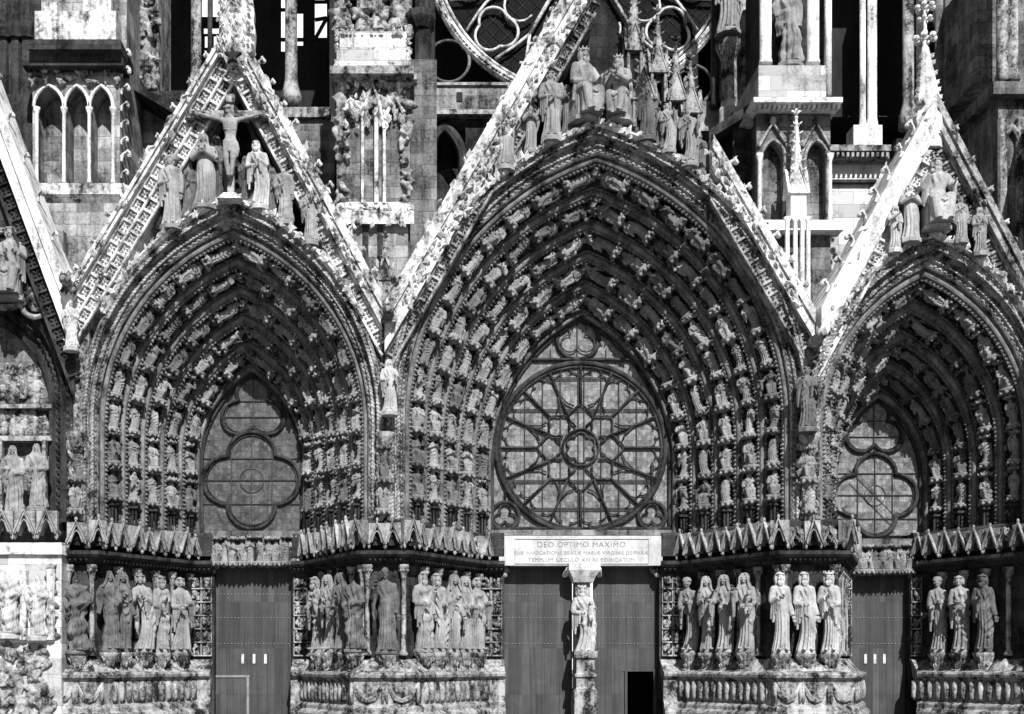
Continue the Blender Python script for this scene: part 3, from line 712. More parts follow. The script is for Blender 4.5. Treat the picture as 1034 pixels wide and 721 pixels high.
def pier(key):
    line = PIERS[key]; mid = line[len(line)//2]
    root = thing('portal_pier', PL[key], 'pier', (sum(p[0] for p in line)/len(line), .3, 0), 'piers between the portals')
    w = MB(); sweep_plan(w, line, [(0,0),(0,ZB+.05)])
    for e in (0, -1):
        x, y = line[e]; 
        if y > 4: w.box(x-.02 if e == 0 else x-.06, x+.06 if e == 0 else x+.02, y+.005, 5.3, 0, ZB)
    w.build('wall', M_SOOTSHADEW, root)
    b = MB(); sweep_plan(b, line, PROF_BASE); b.build('plinth', M_CARVE, root)
    cb = MB(); sweep_plan(cb, line, PROF_CORN)
    for i in range(len(line)-1):
        for p, t, o, st in seg_frames(line[i], line[i+1], .17, .02):
            cb.leaf(p+o*.40+Vector((0,0,6.44)), (0,0,-1), o, .08)
    cb.build('cornice', M_SOOTSHADE, root)
    kb = MB(); sweep_plan(kb, line, [(.0,6.9),(.30,6.92),(.30,7.70),(.22,7.80),(.0,7.82)]); kb.build('canopy_backing', M_SOOTSHADEW, root)
    spur_n = 0
    for i in range(len(line)-1):
        dr = MB(); spur = MB(); rel = MB()
        a, c = line[i], line[i+1]; L = math.dist(a,c); front = abs(a[1]-c[1]) < .01 and a[1] < 1; strip = abs(a[1]-c[1]) < .01 and a[1] > 4
        if strip:
            for p, t, o, st in seg_frames(a, c, .42, .06):
                if key in 'B' and i == 0 and p.x > -4.5: pass
                z = 3.2
                while z < 6.2:
                    rel.box(p.x-.19, p.x+.19, 4.38, 4.5, z, z+.05)
                    rel.box(p.x-.20, p.x-.17, 4.42, 4.5, z, z+.46); rel.box(p.x+.17, p.x+.20, 4.42, 4.5, z, z+.46)
                    for k in range(7):
                        rel.ell((p.x+rnd.uniform(-.11,.11), 4.42, z+rnd.uniform(.1,.42)), (rnd.uniform(.04,.09),.07,rnd.uniform(.05,.11)), 7, 5)
                    for k in range(3): rel.leaf((p.x+rnd.uniform(-.12,.12), 4.38, z+rnd.uniform(.12,.4)), (rnd.uniform(-1,1),0,1), (0,-1,0), .09)
                    z += .5
            if rel.v: rel.build('relief_strip', M_CARVE, root)
            continue
        if front:
            n = 3 if L > 1.4 else 2; x0, x1 = min(a[0],c[0])-.55, max(a[0],c[0])+.55
            yy = .35-.70
            for k in range(n):
                xc = x0 + (x1-x0)*(k+.5)/n; hw = (x1-x0)/n*.46
                for q in range(4):
                    zz = 2.28-.12*q; dep = .56-.10*q
                    dr.tube([(xc-hw*(1-.1*q),yy-.02,zz),(xc-hw*.45,yy-.06,zz-dep*.75),(xc,yy-.08,zz-dep),(xc+hw*.45,yy-.06,zz-dep*.75),(xc+hw*(1-.1*q),yy-.02,zz)], .045, 6)
                for sx in (-1,1): dr.tube([(xc+sx*hw,yy-.02,2.3),(xc+sx*hw,yy-.05,1.9),(xc+sx*hw*.95,yy-.03,1.62)], [.05,.07,.04], 6)
            for k in range(2):
                xc = a[0] + (c[0]-a[0])*(k+.5)/2
                spur.loft([[(xc-.42,-.28,2.67),(xc+.42,-.28,2.67),(xc+.42,.34,2.95),(xc-.42,.34,2.95)],[(xc-.16,.18,3.12),(xc+.16,.18,3.12),(xc+.16,.34,3.12),(xc-.16,.34,3.12)]])
        else:
            a2 = Vector((a[0],a[1],0)); 
            for p, t, o, st in seg_frames(a, c, .34, .1):
                q = p+o*.70
                dr.tube([q+Vector((0,0,2.30)), q+o*.03+Vector((0,0,2.0)), q+o*.03+Vector((0,0,1.72)), q+Vector((0,0,1.58))], [.10,.115,.10,.03], 8)
                q2 = p+t*st*.5+o*.70; dr.tube([q2+Vector((0,0,2.32)), q2+Vector((0,0,1.62))], .035, 6)
            for p, t, o, st in seg_frames(a, c, .62, .1):
                q = p+o*.38
                spur.loft([[q-t*.20-o*.25+Vector((0,0,2.98)), q+t*.20-o*.25+Vector((0,0,2.98)), q+t*.20+o*.22+Vector((0,0,2.68)), q-t*.20+o*.22+Vector((0,0,2.68))],
                           [q-t*.03-o*.26+Vector((0,0,3.10)), q+t*.03-o*.26+Vector((0,0,3.10)), q+t*.03-o*.12+Vector((0,0,3.10)), q-t*.03-o*.12+Vector((0,0,3.10))]])
        dr.build('carved_drapery', M_CARVE, root, True); spur.build('base_spurs', M_CARVE, root)
        if not front:
            for p, t, o, st in seg_frames(a, c, .92, .15):
                link('colonnette', COLONNETTE, M_CARVE, root, M=Matrix.Translation(p+o*.12+t*st*.5+Vector((0,0,3.2))))
        else:
            for q in (a, c): link('colonnette', COLONNETTE, M_CARVE, root, M=Matrix.Translation((q[0], .22, 3.2)))
        if i+2 < len(line) and (a[1] < 1 or c[1] < 1) and abs(c[1]-.35) < .01:      # canopy on the corner
            e = line[i+2]; n1 = Vector((c[1]-a[1], -(c[0]-a[0]), 0)).normalized(); n2 = Vector((e[1]-c[1], -(e[0]-c[0]), 0)).normalized(); nb = (n1+n2).normalized()
            if n1.dot(n2) < .98: link('canopy', CANOPY, M_CANOPY, root, M=frame_M(Vector((c[0],c[1],6.72))+nb*.12, (0,0,1), nb))
        for p, t, o, st in seg_frames(a, c, .60, .0 if not front else .05):
            M = frame_M(p+Vector((0,0,6.72)), (0,0,1), o)
            rnd.random()
            M = M @ Matrix.Rotation(rnd.uniform(-.05,.05),4,'Y') @ Matrix.Diagonal((1,rnd.uniform(.88,1.08),rnd.uniform(.82,1.04),1))
            link('canopy', CANOPY if rnd.random() < .88 else CANOPY_B, M_CANOPY, root, M=M @ Matrix.Scale(st/.6, 4, (1,0,0)))
    return root
PIER = {k: pier(k) for k in PIERS}
# the strips of pier that rise between two arches, with their shafts
def upper_strip(key, x0, x1, ztop):
    root = PIER[key]; m = MB(); m.box(x0, x1, .30, 1.4, ZB, ztop); r2 = random.Random(ord(key))
    for k in range(70):
        z = r2.uniform(ZB+.2, ztop-.3); m.leaf((r2.uniform(x0,x1), .27, z), (r2.uniform(-.5,.5),0,1), (0,-1,0), r2.uniform(.10,.18))
    m.build('pier_face', M_CARVE, root)
    xc = (x0+x1)/2
    sh = MB(); sh.lathe([(.10,9.9),(.22,10.25),(.34,10.55),(.36,10.7),(.1,10.75)], (xc,.05,0), 8, PI/8)
    for k in range(60):
        z = r2.uniform(ZB+.1,10.7); sh.leaf((xc+r2.uniform(-.3,.3), .06+r2.uniform(-.05,.15), z), (r2.uniform(-.6,.6),0,1), (r2.uniform(-.5,.5),-1,.2), r2.uniform(.09,.2))
    sh.build('carved_shaft', M_CARVE, root)
    for k, z in enumerate((8.15, 9.2)):
        link('pier_figure', VM[r2.randrange(len(VM))], M_STAT, root, M=Matrix.Translation((xc+r2.uniform(-.08,.08), .05, z)) @ Matrix.Rotation(r2.uniform(-.5,.5),4,'Z'))
    return xc

# ------------------------------------------------------------------ portals
def leaf_band(mb, A, d, Y, step, size, out=(0,-1,0), dn=0.0, z0=.1):
    for x, z, t, inn, side, q, L in A.walk(d, step, z0, .1):
        o = (Vector(out)+inn*.5).normalized()
        mb.leaf((x+inn.x*dn, Y, z+inn.z*dn), t, o, size*rnd.uniform(.8,1.15))
def portal(name, label, A, n, gab, fig_step, seed, band=.5, crest=.5, bright=.85):
    """archivolts with their figures, spandrel wall; returns root"""
    root = thing('portal', label, 'portal', (A.xc, .4, 0), 'portals of the facade')
    r2 = random.Random(seed)
    # outer foliage band and hood
    ob = MB(); A.grid(ob, [(-.12,.36),(-.12,.20),(-.06,.14),(.0,.22),(.02,.36),(band-.08,.40),(band-.04,.34),(band,.40),(band,A.Y0)])
    leaf_band(ob, A, band*.4, .34, .13, .17); leaf_band(ob, A, band*.75, .36, .2, .09); leaf_band(ob, A, -.06, .13, .2, .09)
    ob.build('foliage_band', M_CARVE, root)
    hd = MB(); leaf_band(hd, A, -.17, .05, .15, .15, (0,-1,.3)); leaf_band(hd, A, -.06, .06, .13, .15)
    A.grid(hd, [(-.26,1.5),(-.26,.10),(-.12,.02),(-.04,.12),(-.10,.30)])
    hd.build('hood_mould', M_CARVE, root)
    cr = MB(); cv = [(x,z) for x,z in A.curve(-.30, na=40) if z > A.za0-(A.za0-A.zs0)*crest]; n_ = len(cv); cx_ = A.xc; rows = []
    for dn, y in ((0,1.3),(.03,-.10),(-.06,-.20),(-.15,-.06),(-.16,.3)):
        row = []
        for i, (x, z) in enumerate(cv):
            a_, b_ = cv[max(0,i-1)], cv[min(n_-1,i+1)]; tx, tz = b_[0]-a_[0], b_[1]-a_[1]; l = math.hypot(tx,tz); row.append((x - tz/l*dn, y, z + tx/l*dn))
        rows.append(row)
    cr.loft(rows, cap=False, closed=False)
    for i in range(n_-1):
        (x0,z0),(x1,z1) = cv[i], cv[i+1]; l = math.dist(cv[i],cv[i+1])
        for k in range(max(2,int(l/.10))):
            f = rnd.random(); cr.leaf((x0+(x1-x0)*f, -.16+rnd.uniform(-.08,.10), z0+(z1-z0)*f-rnd.uniform(-.07,.15)), (x1-x0+rnd.uniform(-.4,.4),0,z1-z0+rnd.uniform(-.2,.5)), (rnd.uniform(-.3,.3),-1,.5), rnd.uniform(.11,.20))
    cr.build('foliage_crest', M_ROUGH, root)
    dd = (A.D-band-.16)/n; dY = (A.Yi-A.Y0)/n
    for i in range(n):
        d0 = band + dd*i; Y0 = A.Y0 + dY*i; r = .075
        prof = [(d0,Y0)] + [(d0+r-r*math.cos(a), Y0-r*math.sin(a)) for a in (PI*k/5 for k in range(1,6))]
        prof += [(d0+.155,Y0+.07),(d0+.18,Y0+.07),(d0+.19,Y0+.12),(d0+.20,Y0+dY*.45),(d0+.24,Y0+dY*.75),(d0+dd*.55,Y0+dY*.92),(d0+dd*.8,Y0+dY*.97),(d0+dd,Y0+dY)]
        m = MB(); A.grid(m, prof)
        cl_ = A.walk(d0+.19, .13, .1, .1); lb = MB(); A.grid(lb, [(d0+.004,Y0-.01)]+[(d0+r-(r+.006)*math.cos(a), Y0-(r+.006)*math.sin(a)) for a in (PI*k/5 for k in range(1,6))]+[(d0+.158,Y0+.03),(d0+.162,Y0+.055),(d0+.21,Y0+.064),(d0+.215,Y0+.1)]); lb2 = MB(); A.grid(lb2, [(d0+dd-.07,Y0+dY-.02),(d0+dd-.03,Y0+dY-.035),(d0+dd-.003,Y0+dY-.01)])
        for x, z, t, inn, side, q, L in A.walk(d0+.19, .15, .1, .1):      # ladder of small leaves behind the roll
            lb.leaf((x, Y0+.05, z), inn+t*rnd.uniform(-.3,.3), (0,-1,0), .10*rnd.uniform(.8,1.2))
        for x, z, t, inn, side, q, L in A.walk(d0+dd-.03, .16, .1, .1):
            lb2.leaf((x, Y0+dY-.05, z), t, Vector((0,-1,0))+inn, .09*rnd.uniform(.7,1.3))
        dc = d0 + .18 + (dd-.18)*.50; Yc = Y0 + dY*.52
        x0 = A.W0 - dc
        for side in (-1,1):                                               # short shafts on which each row starts
            for k in (-.11,.0,.11):
                m.tube([(A.xc+side*(x0+k),Yc-.10+.3*abs(k),A.zbot),(A.xc+side*(x0+k),Yc-.10+.3*abs(k),A.zbot+.62)], .04, 6)
            m.box(A.xc+side*x0-.2, A.xc+side*x0+.2, Yc-.2, Yc+.2, A.zbot+.62, A.zbot+.70)
        for k in range(int(150*A.W0/5)):                                   # foliage that fills the hollows between the figures
            x, z, t, inn, side, q, L = cl_[r2.randrange(len(cl_))]; e = r2.uniform(.12,.95); yy = Y0+dY*(.15+.8*math.sqrt(e)); de = (dd-.18)*e*e
            lb.leaf((x+inn.x*de, yy, z+inn.z*de), t+Vector((r2.uniform(-.7,.7),0,r2.uniform(-.7,.7))), inn*.6+Vector((0,-1,0)), r2.uniform(.08,.17))
        arch = m.build('archivolt', M_SOOTSHADE, root); lb.build('leaf_band', M_LADDER, arch); lb2.build('leaf_band', M_LADDER, arch)
        W = A.walk(dc, fig_step, .98, .95)
        for x, z, t, inn, side, q, L in W:
            me = VM[r2.randrange(len(VM))]; up = t; k_ = fig_step/1.2
            f = inn*.55 + Vector((0,-1,0))*.9
            M = frame_M((x-inn.x*.02, Yc-.02, z-inn.z*.02), up, f) @ Matrix.Rotation(r2.uniform(-.7,.7),4,'Z') @ Matrix.Rotation(r2.uniform(-.10,.10),4,'Y') @ Matrix.Diagonal((k_*r2.uniform(1.05,1.25),k_*1.15,k_*r2.uniform(.97,1.06),1))
            link('voussoir_figure', me, (M_VOUS if r2.random() < bright else M_STATD), arch, world=False, M=M)  # darker figures paint in the shade of the side portals' vaults
        for side in (-1,1):                                               # heads at the crown
            pass
    d1 = A.D - .16
    fr = MB(); A.grid(fr, [(d1,A.Yi),(d1+.02,A.Yi-.12),(d1+.08,A.Yi-.18),(d1+.14,A.Yi-.12),(d1+.15,A.Yi),(A.D,A.Yi+.14),(A.D+.01,A.Yi+.3)])
    fr.build('window_frame', M_GREY, root, True)
    # spandrel wall up to the gable
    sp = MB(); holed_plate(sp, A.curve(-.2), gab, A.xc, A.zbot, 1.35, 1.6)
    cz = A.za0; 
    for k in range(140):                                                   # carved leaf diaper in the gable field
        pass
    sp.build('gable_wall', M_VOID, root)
    return root
def rake(root, pb, pa, v, side, mats, lat_rows, crockets, cope=.45, name='gable_coping', yf=-.32, qmax=1.0, q0=.0, cs=1.0, holes=False, crust=0, rh=.46):
    """sloping gable side from base pb to apex pa (x, z); v is measured along the normal"""
    pb = Vector((pb[0],0,pb[1])); pa = Vector((pa[0],0,pa[1])); u = (pa-pb); L = u.length; u /= L; nv = Vector((-u.z,0,u.x)) if side < 0 else Vector((u.z,0,-u.x))
    cosn = abs(u.x); vert = 1.0/abs(u.x)
    pa = pb + u*L*qmax
    def quad(mb, n0, n1, y0, y1):
        q = [(pb.x+u.x*L*q0, pb.z+u.z*L*q0 - n0*vert), (pa.x, pa.z-n0*vert), (pa.x, pa.z-n1*vert), (pb.x+u.x*L*q0, pb.z+u.z*L*q0-n1*vert)]
        mb.prism(q, y0, y1)
    Lq = L*qmax
    c = MB(); quad(c, -.02, cope*.45, yf, 1.5); quad(c, cope*.45, cope, yf+.10, 1.45)
    if holes:
        k = .5
        while k < Lq-.3:
            p = pb+u*k-nv*cope*.72; c.leaf(p+Vector((0,yf+.06,0)), u, (0,-1,0), .13); k += .36
    for k in range(int(crust*Lq)):
        p = pb+u*rnd.uniform(.2,Lq-.2)-nv*rnd.uniform(-.12,cope+.05); c.leaf(p+Vector((0,yf+.05,0)), u+nv*rnd.uniform(-1,1), (rnd.uniform(-.5,.5),-1,rnd.uniform(-.3,.5)), rnd.choice((.06,.09,.12,.19)))
    co = c.build(name, mats[0], root)
    k = .7
    while crockets and k < Lq-.4:
        p = pb + u*k; x = nv; z = u; y = Vector((0,1,0))
        M = Matrix(((nv.x,0,u.x,p.x),(nv.y,1,u.y,.0),(nv.z,0,u.z,p.z),(0,0,0,1))) @ Matrix.Scale(cs*rnd.uniform(.85,1.1),4)
        M.translation.y = rnd.uniform(-.05,.1)
        link('crocket', CROCKET, mats[0], co, world=False, M=M); k += crockets
    n0 = cope
    if lat_rows:
        lt = MB(); quad(lt, cope-.02, cope+lat_rows*rh+.06, .12, 1.4)
        for r in range(lat_rows+1):
            nn = cope+.03+r*rh; k = 0
            a = pb + u*(.1 + nn*vert*abs(u.z)*0) - nv*nn; a = a
            p0 = pb+u*L*q0 - Vector((0,0,nn*vert)); p1 = pa - Vector((0,0,nn*vert))
            lt.tube([p0+Vector((0,.02,0)), p1+Vector((0,.02,0))], .055, 6)
        for r in range(lat_rows):
            nn = cope+.03+r*rh; p0 = pb+u*L*q0 - Vector((0,0,(nn+rh*.5)*vert)); p1 = pa - Vector((0,0,(nn+rh*.5)*vert)); LL = (p1-p0).length; m = int(LL/.42)
            for k in range(m+1):
                p = p0 + u*(LL*k/m); lt.obox(p+Vector((0,.06,0)), nv*rh*.48, (0,.05,0), u*.04)
                if k < m:
                    q = p+u*(.21)
                    for a in range(4):
                        th = PI/4+a*PI/2; e = u*math.cos(th)+nv*math.sin(th); lt.leaf(q+e*.10*rh/.46+Vector((0,.08,0)), e, (0,-1,0), .075)
        lt.build('lattice_band', mats[1], root)
    return co, u, nv
def door(root, x0, x1, ztop, Y, zb=0.2, wicket=None, leaf_name='door'):
    m = MB(); n = max(4, int((x1-x0)/.26))
    hole = wicket
    for k in range(n):
        a, b = x0+(x1-x0)*k/n, x0+(x1-x0)*(k+1)/n
        if hole and a < hole[1]-.02 and b > hole[0]+.02: m.box(a+.002, b-.002, Y+.006*(k % 3), Y+.1, hole[2], ztop)
        else: m.box(a+.002, b-.002, Y+.006*(k % 3), Y+.1, zb, ztop)
    m.box(x0+.002, x1-.002, Y+.03, Y+.08, (hole[2] if hole else zb)+.01, ztop-.01)
    if hole:
        if hole[0]-x0 > .1: m.box(x0+.01, hole[0], Y+.035, Y+.085, zb, hole[2])
        if x1-hole[1] > .1: m.box(hole[1], x1-.01, Y+.035, Y+.085, zb, hole[2])
    d = m.build(leaf_name, M_WOOD, root)
    for z in (5.54, 4.65, 3.67):
        s = MB(); k = x0+.08
        while k < x1-.05: s.ell((k, Y-.005, z), (.026,.026,.026), 6, 4); k += .135
        s.build('stud_row', M_IRON, d, True)
    return d
M_BLOCK = stone('pale broken ashlar', .10, .78, bias=.68, scale=1.2, contrast=.16, brick=(1.15,.52), bump=.7)
VM_ALL = J.run(); VM = [VM_ALL[('v', i)] for i in range(16)]

# ================================================================== the three portals and the blind one
AC = Arch(5.84, 6.90, 3.38, PZ(144,.6), PZ(320,4.6), PZ(420,.6), PZ(470,4.6))
AL = Arch(-6.55, 4.88, 1.92, PZ(219,.6), PZ(376,4.6), PZ(425,.6), PZ(468,4.6))
AR = Arch(17.02, 3.90, 1.64, PZ(257,.6), PZ(402,4.6), PZ(430,.6), PZ(482,4.6))
def gable_outline(bl, ap, br): return [(bl[0],ZB),(bl[0],bl[1]),ap,(br[0],br[1]),(br[0],ZB)]
G = lambda px, py: (PX(px,.35), PZ(py,.35))
GL = (G(72,300), G(238,28), G(386,302)); GC = (G(389,312), G(600,-52), G(817,318)); GR = (G(823,316), G(938,104), G(1050,318))
def outl(gp, x0, x1): return [(x0,ZB),(x0,gp[0][1]-.4),(gp[1][0],gp[1][1]-.6),(x1,gp[2][1]-.4),(x1,ZB)]
CEN = portal('portal', 'great central portal with deep sculpted pointed arch around a round traceried window', AC, 5, outl(GC,-1.15,12.85), 1.16, 1, band=.34)
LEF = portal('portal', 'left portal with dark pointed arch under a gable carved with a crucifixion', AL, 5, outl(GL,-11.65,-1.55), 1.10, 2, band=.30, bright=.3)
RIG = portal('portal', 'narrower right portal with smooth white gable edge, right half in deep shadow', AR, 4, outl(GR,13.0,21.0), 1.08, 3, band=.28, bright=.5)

# --- windows over the doors
def window_root(portal_root, A, glass):
    m = MB(); cv = A.curve(A.D-.02); Y = A.Yi+.22
    c = (A.xc, A.zbot+1); vs = [(x,Y,z) for x,z in cv]+[(A.xc,Y,A.zbot)]
    n = len(cv); m.add(vs, [(i,i+1,n) for i in range(n-1)])
    return m.build('tympanum_window', glass, portal_root), Y
def bars(parent, lines, r, Y, name='lead_bar', mat=None):
    m = MB()
    for a, b in lines: m.tube([(a[0],Y,a[1]),(b[0],Y,b[1])], r, 5)
    return m.build(name, mat or M_LEAD, parent)
M_TRAC = M_SOOTSHADE
wC, Yg = window_root(CEN, AC, M_GLASS)
T = MB(); Yt = Yg-.10
cx, cz, RR = PX(586.5,Yt), PZ(452,Yt), 86/sc(Yt)
sw = sc(Yt)
T.tube(Yp(ringpts(cx,cz,RR-.02,72),Yt), .10, 8, closed=True); T.tube(Yp(ringpts(cx,cz,RR-.16,72),Yt+.02), .05, 6, closed=True)
T.tube(Yp(ringpts(cx,cz,.68,36),Yt), .05, 7, closed=True)
for k in range(8):
    a = PI/2 + k*PI/4; ax, az = math.cos(a), math.sin(a)
    mf = [(cx+ax*1.15, cz+az*1.15)]
    lobe = []
    for q in range(15):                                    # cusped lobe between the hub and the tip
        th = a - PI*.86 + 2*PI*.86*q/14; rr = .43*(1+.14*math.cos(4*(th-a)))
        lobe.append((cx+ax*1.14+rr*math.cos(th), cz+az*1.14+rr*math.sin(th)))
    T.tube(Yp(lobe,Yt), .042, 6)
    T.tube(Yp([(cx+ax*1.6,cz+az*1.6),(cx+ax*(RR-.1),cz+az*(RR-.1))],Yt), .048, 6)
    b = a + PI/8; bx, bz = math.cos(b), math.sin(b)
    T.tube(Yp([(cx+bx*1.30,cz+bz*1.30),(cx+bx*(RR-.1),cz+bz*(RR-.1))],Yt), .048, 6)
    for s in (-1,1):                                        # the lobes' sides run out to the spokes
        th = a+s*.30; T.tube(Yp([(cx+1.58*math.cos(a+s*.16),cz+1.58*math.sin(a+s*.16)),(cx+1.75*math.cos(th),cz+1.75*math.sin(th)),(cx+2.1*math.cos(a+s*.375),cz+2.1*math.sin(a+s*.375))],Yt), .032, 6)
    th = a+PI/8; 
thin = MB()
for k in range(16):                                         # trefoil heads under the rim
    a = PI/16 + k*PI/8
    for s in (-1,0,1):
        c0 = (cx+(RR-.62-.10*(s == 0)+.28*(s == 0))*math.cos(a+s*.085), cz+(RR-.62+.18*(s == 0))*math.sin(a+s*.085))
        arc = [(c0[0]+.26*math.cos(a+s*.9+t), c0[1]+.26*math.sin(a+s*.9+t)) for t in np.linspace(-1.25,1.25,9)]
        thin.tube(Yp(arc,Yt+.03), .028, 5)
cx2, cz2 = PX(583.5,Yt), PZ(342,Yt); r2_ = 21/sw
T.tube(Yp(ringpts(cx2,cz2,r2_,36),Yt), .08, 7, closed=True); T.tube(Yp(multifoil(cx2,cz2,r2_*.45,r2_*.42,3,PI/2),Yt), .025, 6, closed=True)
for px in (510,658.5):
    c = (PX(px,Yt), PZ(521,Yt)); T.tube(Yp(ringpts(c[0],c[1],14/sw,28),Yt), .075, 7, closed=True); T.tube(Yp(multifoil(c[0],c[1],6.2/sw,5.6/sw,3,PI/2),Yt), .04, 6, closed=True)
    T.tube(Yp([(c[0],c[1]+.5),(c[0],c[1]+2.0)],Yt), .045, 6)
T.tube(Yp([(PX(528,Yt),PZ(363,Yt)),(PX(640,Yt),PZ(363,Yt))],Yt), .06, 6)
T.tube(Yp(AC.curve(AC.D+.04),Yt), .075, 7); T.tube(Yp([P(495,533,Yt),P(678,533,Yt)],Yt) if 0 else [P(495,533.5,Yt),P(678,533.5,Yt)], .06, 6)
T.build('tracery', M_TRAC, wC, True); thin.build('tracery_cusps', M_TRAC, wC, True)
hub = MB()
hub.tube(Yp(multifoil(cx,cz,.36,.22,6,PI/2),Yt+.02), .035, 6, closed=True); hub.build('hub_tracery', M_TRAC, wC, True)
ln = []
for py in (383,415,487,515): 
    hw = math.sqrt(max(.1, RR*RR-(PZ(py,Yt)-cz)**2)); ln += [((cx-hw,PZ(py,Yt)),(cx+hw,PZ(py,Yt))), ((cx-hw,PZ(py,Yt)+.07),(cx+hw,PZ(py,Yt)+.07))]
for px in (530,548,566,584,590,607,625,643):
    hw = math.sqrt(max(.1, RR*RR-(PX(px,Yt)-cx)**2)); ln.append(((PX(px,Yt),cz-hw),(PX(px,Yt),cz+hw)))
ln += [((PX(x,Yt),PZ(a,Yt)),(PX(x,Yt),PZ(362,Yt))) for x,a in ((556,352),(583,322),(612,352))]
bars(wC, ln, .02, Yt+.05)
def foil_window(root, A, tre, quat, glass):
    """tre / quat: centre and half-width of the upper trefoil and the lower quatrefoil, in pixels"""
    w, Yg = window_root(root, A, glass); Yt = Yg-.08; s = sc(Yt); m = MB()
    cx, cz, r = PX(tre[0],Yt), PZ(tre[1],Yt), tre[2]/s
    m.tube(Yp(multifoil(cx,cz,r*.52,r*.52,3,PI/2),Yt), .07, 7, closed=True)
    qx, qz, q = PX(quat[0],Yt), PZ(quat[1],Yt), quat[2]/s
    m.tube(Yp(multifoil(qx,qz,q*.50,q*.50,4,PI/2),Yt), .075, 7, closed=True)
    m.tube(Yp(multifoil(cx,cz,r*.47,r*.47,3,PI/2),Yt+.04), .03, 5, closed=True); m.tube(Yp(multifoil(qx,qz,q*.465,q*.465,4,PI/2),Yt+.04), .03, 5, closed=True)
    th = MB()
    if root is RIG:
        for e in (-1,1): th.tube(Yp([(qx-q*.62,qz+q*.45+e*.25),(qx+q*.45,qz-q*.62+e*.25)],Yt+.05), .012, 5)
    th.tube(Yp(ringpts(qx,qz,q*.25,24),Yt+.05), .013, 5, closed=True); th.build('leading', M_LEAD, w)
    m.tube(Yp(A.curve(A.D+.04),Yt), .07, 7); m.build('tracery', M_SOOTSHADE, w, True)
    ln = [((cx-r*.9,PZ(py,Yt)),(cx+r*.9,PZ(py,Yt))) for py in (tre[1]-8,tre[1]+8)] + [((qx-q,PZ(py,Yt)),(qx+q,PZ(py,Yt))) for py in (quat[1]-22,quat[1],quat[1]+24)]
    ln += [((cx,cz-r),(cx,cz+r))] + [((qx+e*q,qz-q*.9),(qx+e*q,qz+q*.9)) for e in (-.42,0,.42)]
    bars(w, ln, .02, Yt+.05)
    return w
M_GLASSL = glass_mat('darker leaded glass', .025, .21, 9.0)  # darker glass for the left window
foil_window(LEF, AL, (255.5,413,33), (254,485,49), M_GLASSL)
foil_window(RIG, AR, (883,433,30), (884,500,42), M_GLASS)

# --- lintels, sills, doors
def slab(root, name, px0, px1, py0, py1, Y0, Y1, mat):
    m = MB(); m.pbox(px0, px1, py0, py1, Y0, Y1); return m.build(name, mat, root)
lin = slab(CEN, 'lintel', 504, 669, 541, 571, 4.22, 5.2, M_LINTEL)
slab(CEN, 'sill', 494, 679, 535, 540.5, 4.30, 5.2, M_GREY)
def letters(txt, size, px, py, parent, Y):
    cu = bpy.data.curves.new('t', 'FONT'); cu.body = txt; cu.size = size; cu.align_x = 'CENTER'; cu.extrude = .004; cu.space_character = 1.12
    ob = bpy.data.objects.new('t', cu); COL.objects.link(ob)
    me = bpy.data.meshes.new_from_object(ob.evaluated_get(bpy.context.evaluated_depsgraph_get())); bpy.data.objects.remove(ob); bpy.data.curves.remove(cu)
    M = Matrix.Translation((PX(px,Y), Y, PZ(py,Y))) @ Matrix.Rotation(PI/2,4,'X'); me.transform(M)
    me.materials.clear()
    return link('inscription', me, M_INSCR, parent)
letters('DEO OPTIMO MAXIMO', .29, 587, 552.5, lin, 4.217)
letters('SUB INVOCATIONE BEATÆ MARIÆ VIRGINIS DEIPARÆ', .185, 587, 560, lin, 4.217)
letters('TEMPLUM SÆCULO XIII REÆDIFICATUM', .20, 587, 567.2, lin, 4.217)
fr = MB(); fr.tube([P(520,544,4.2),P(655,544,4.2),P(655,569,4.2),P(520,569,4.2)], .018, 5, closed=True); fr.build('lintel_border', M_LINTEL, lin)
zt = PZ(570.5,4.9)
door(CEN, PX(508,4.9), PX(578,4.9), zt, 4.95)
d2 = door(CEN, PX(599,4.9), PX(664,4.9), zt, 4.95, wicket=(PX(632,4.95), PX(661,4.95), PZ(678,4.95)))
d2['label'] = 'right leaf with its small wicket standing open'
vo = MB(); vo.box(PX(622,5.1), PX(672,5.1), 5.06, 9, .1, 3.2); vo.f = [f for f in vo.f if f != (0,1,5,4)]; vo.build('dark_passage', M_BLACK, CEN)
wf = MB(); z = PZ(678,4.95); wf.box(PX(631,4.9),PX(633.5,4.9),4.90,4.97,.2,z+.06); wf.box(PX(660,4.9),PX(662,4.9),4.90,4.97,.2,z+.06); wf.box(PX(633.5,4.9)+.002,PX(660,4.9)-.002,4.90,4.97,z,z+.06); wf.build('wicket_frame', M_WOOD, d2)
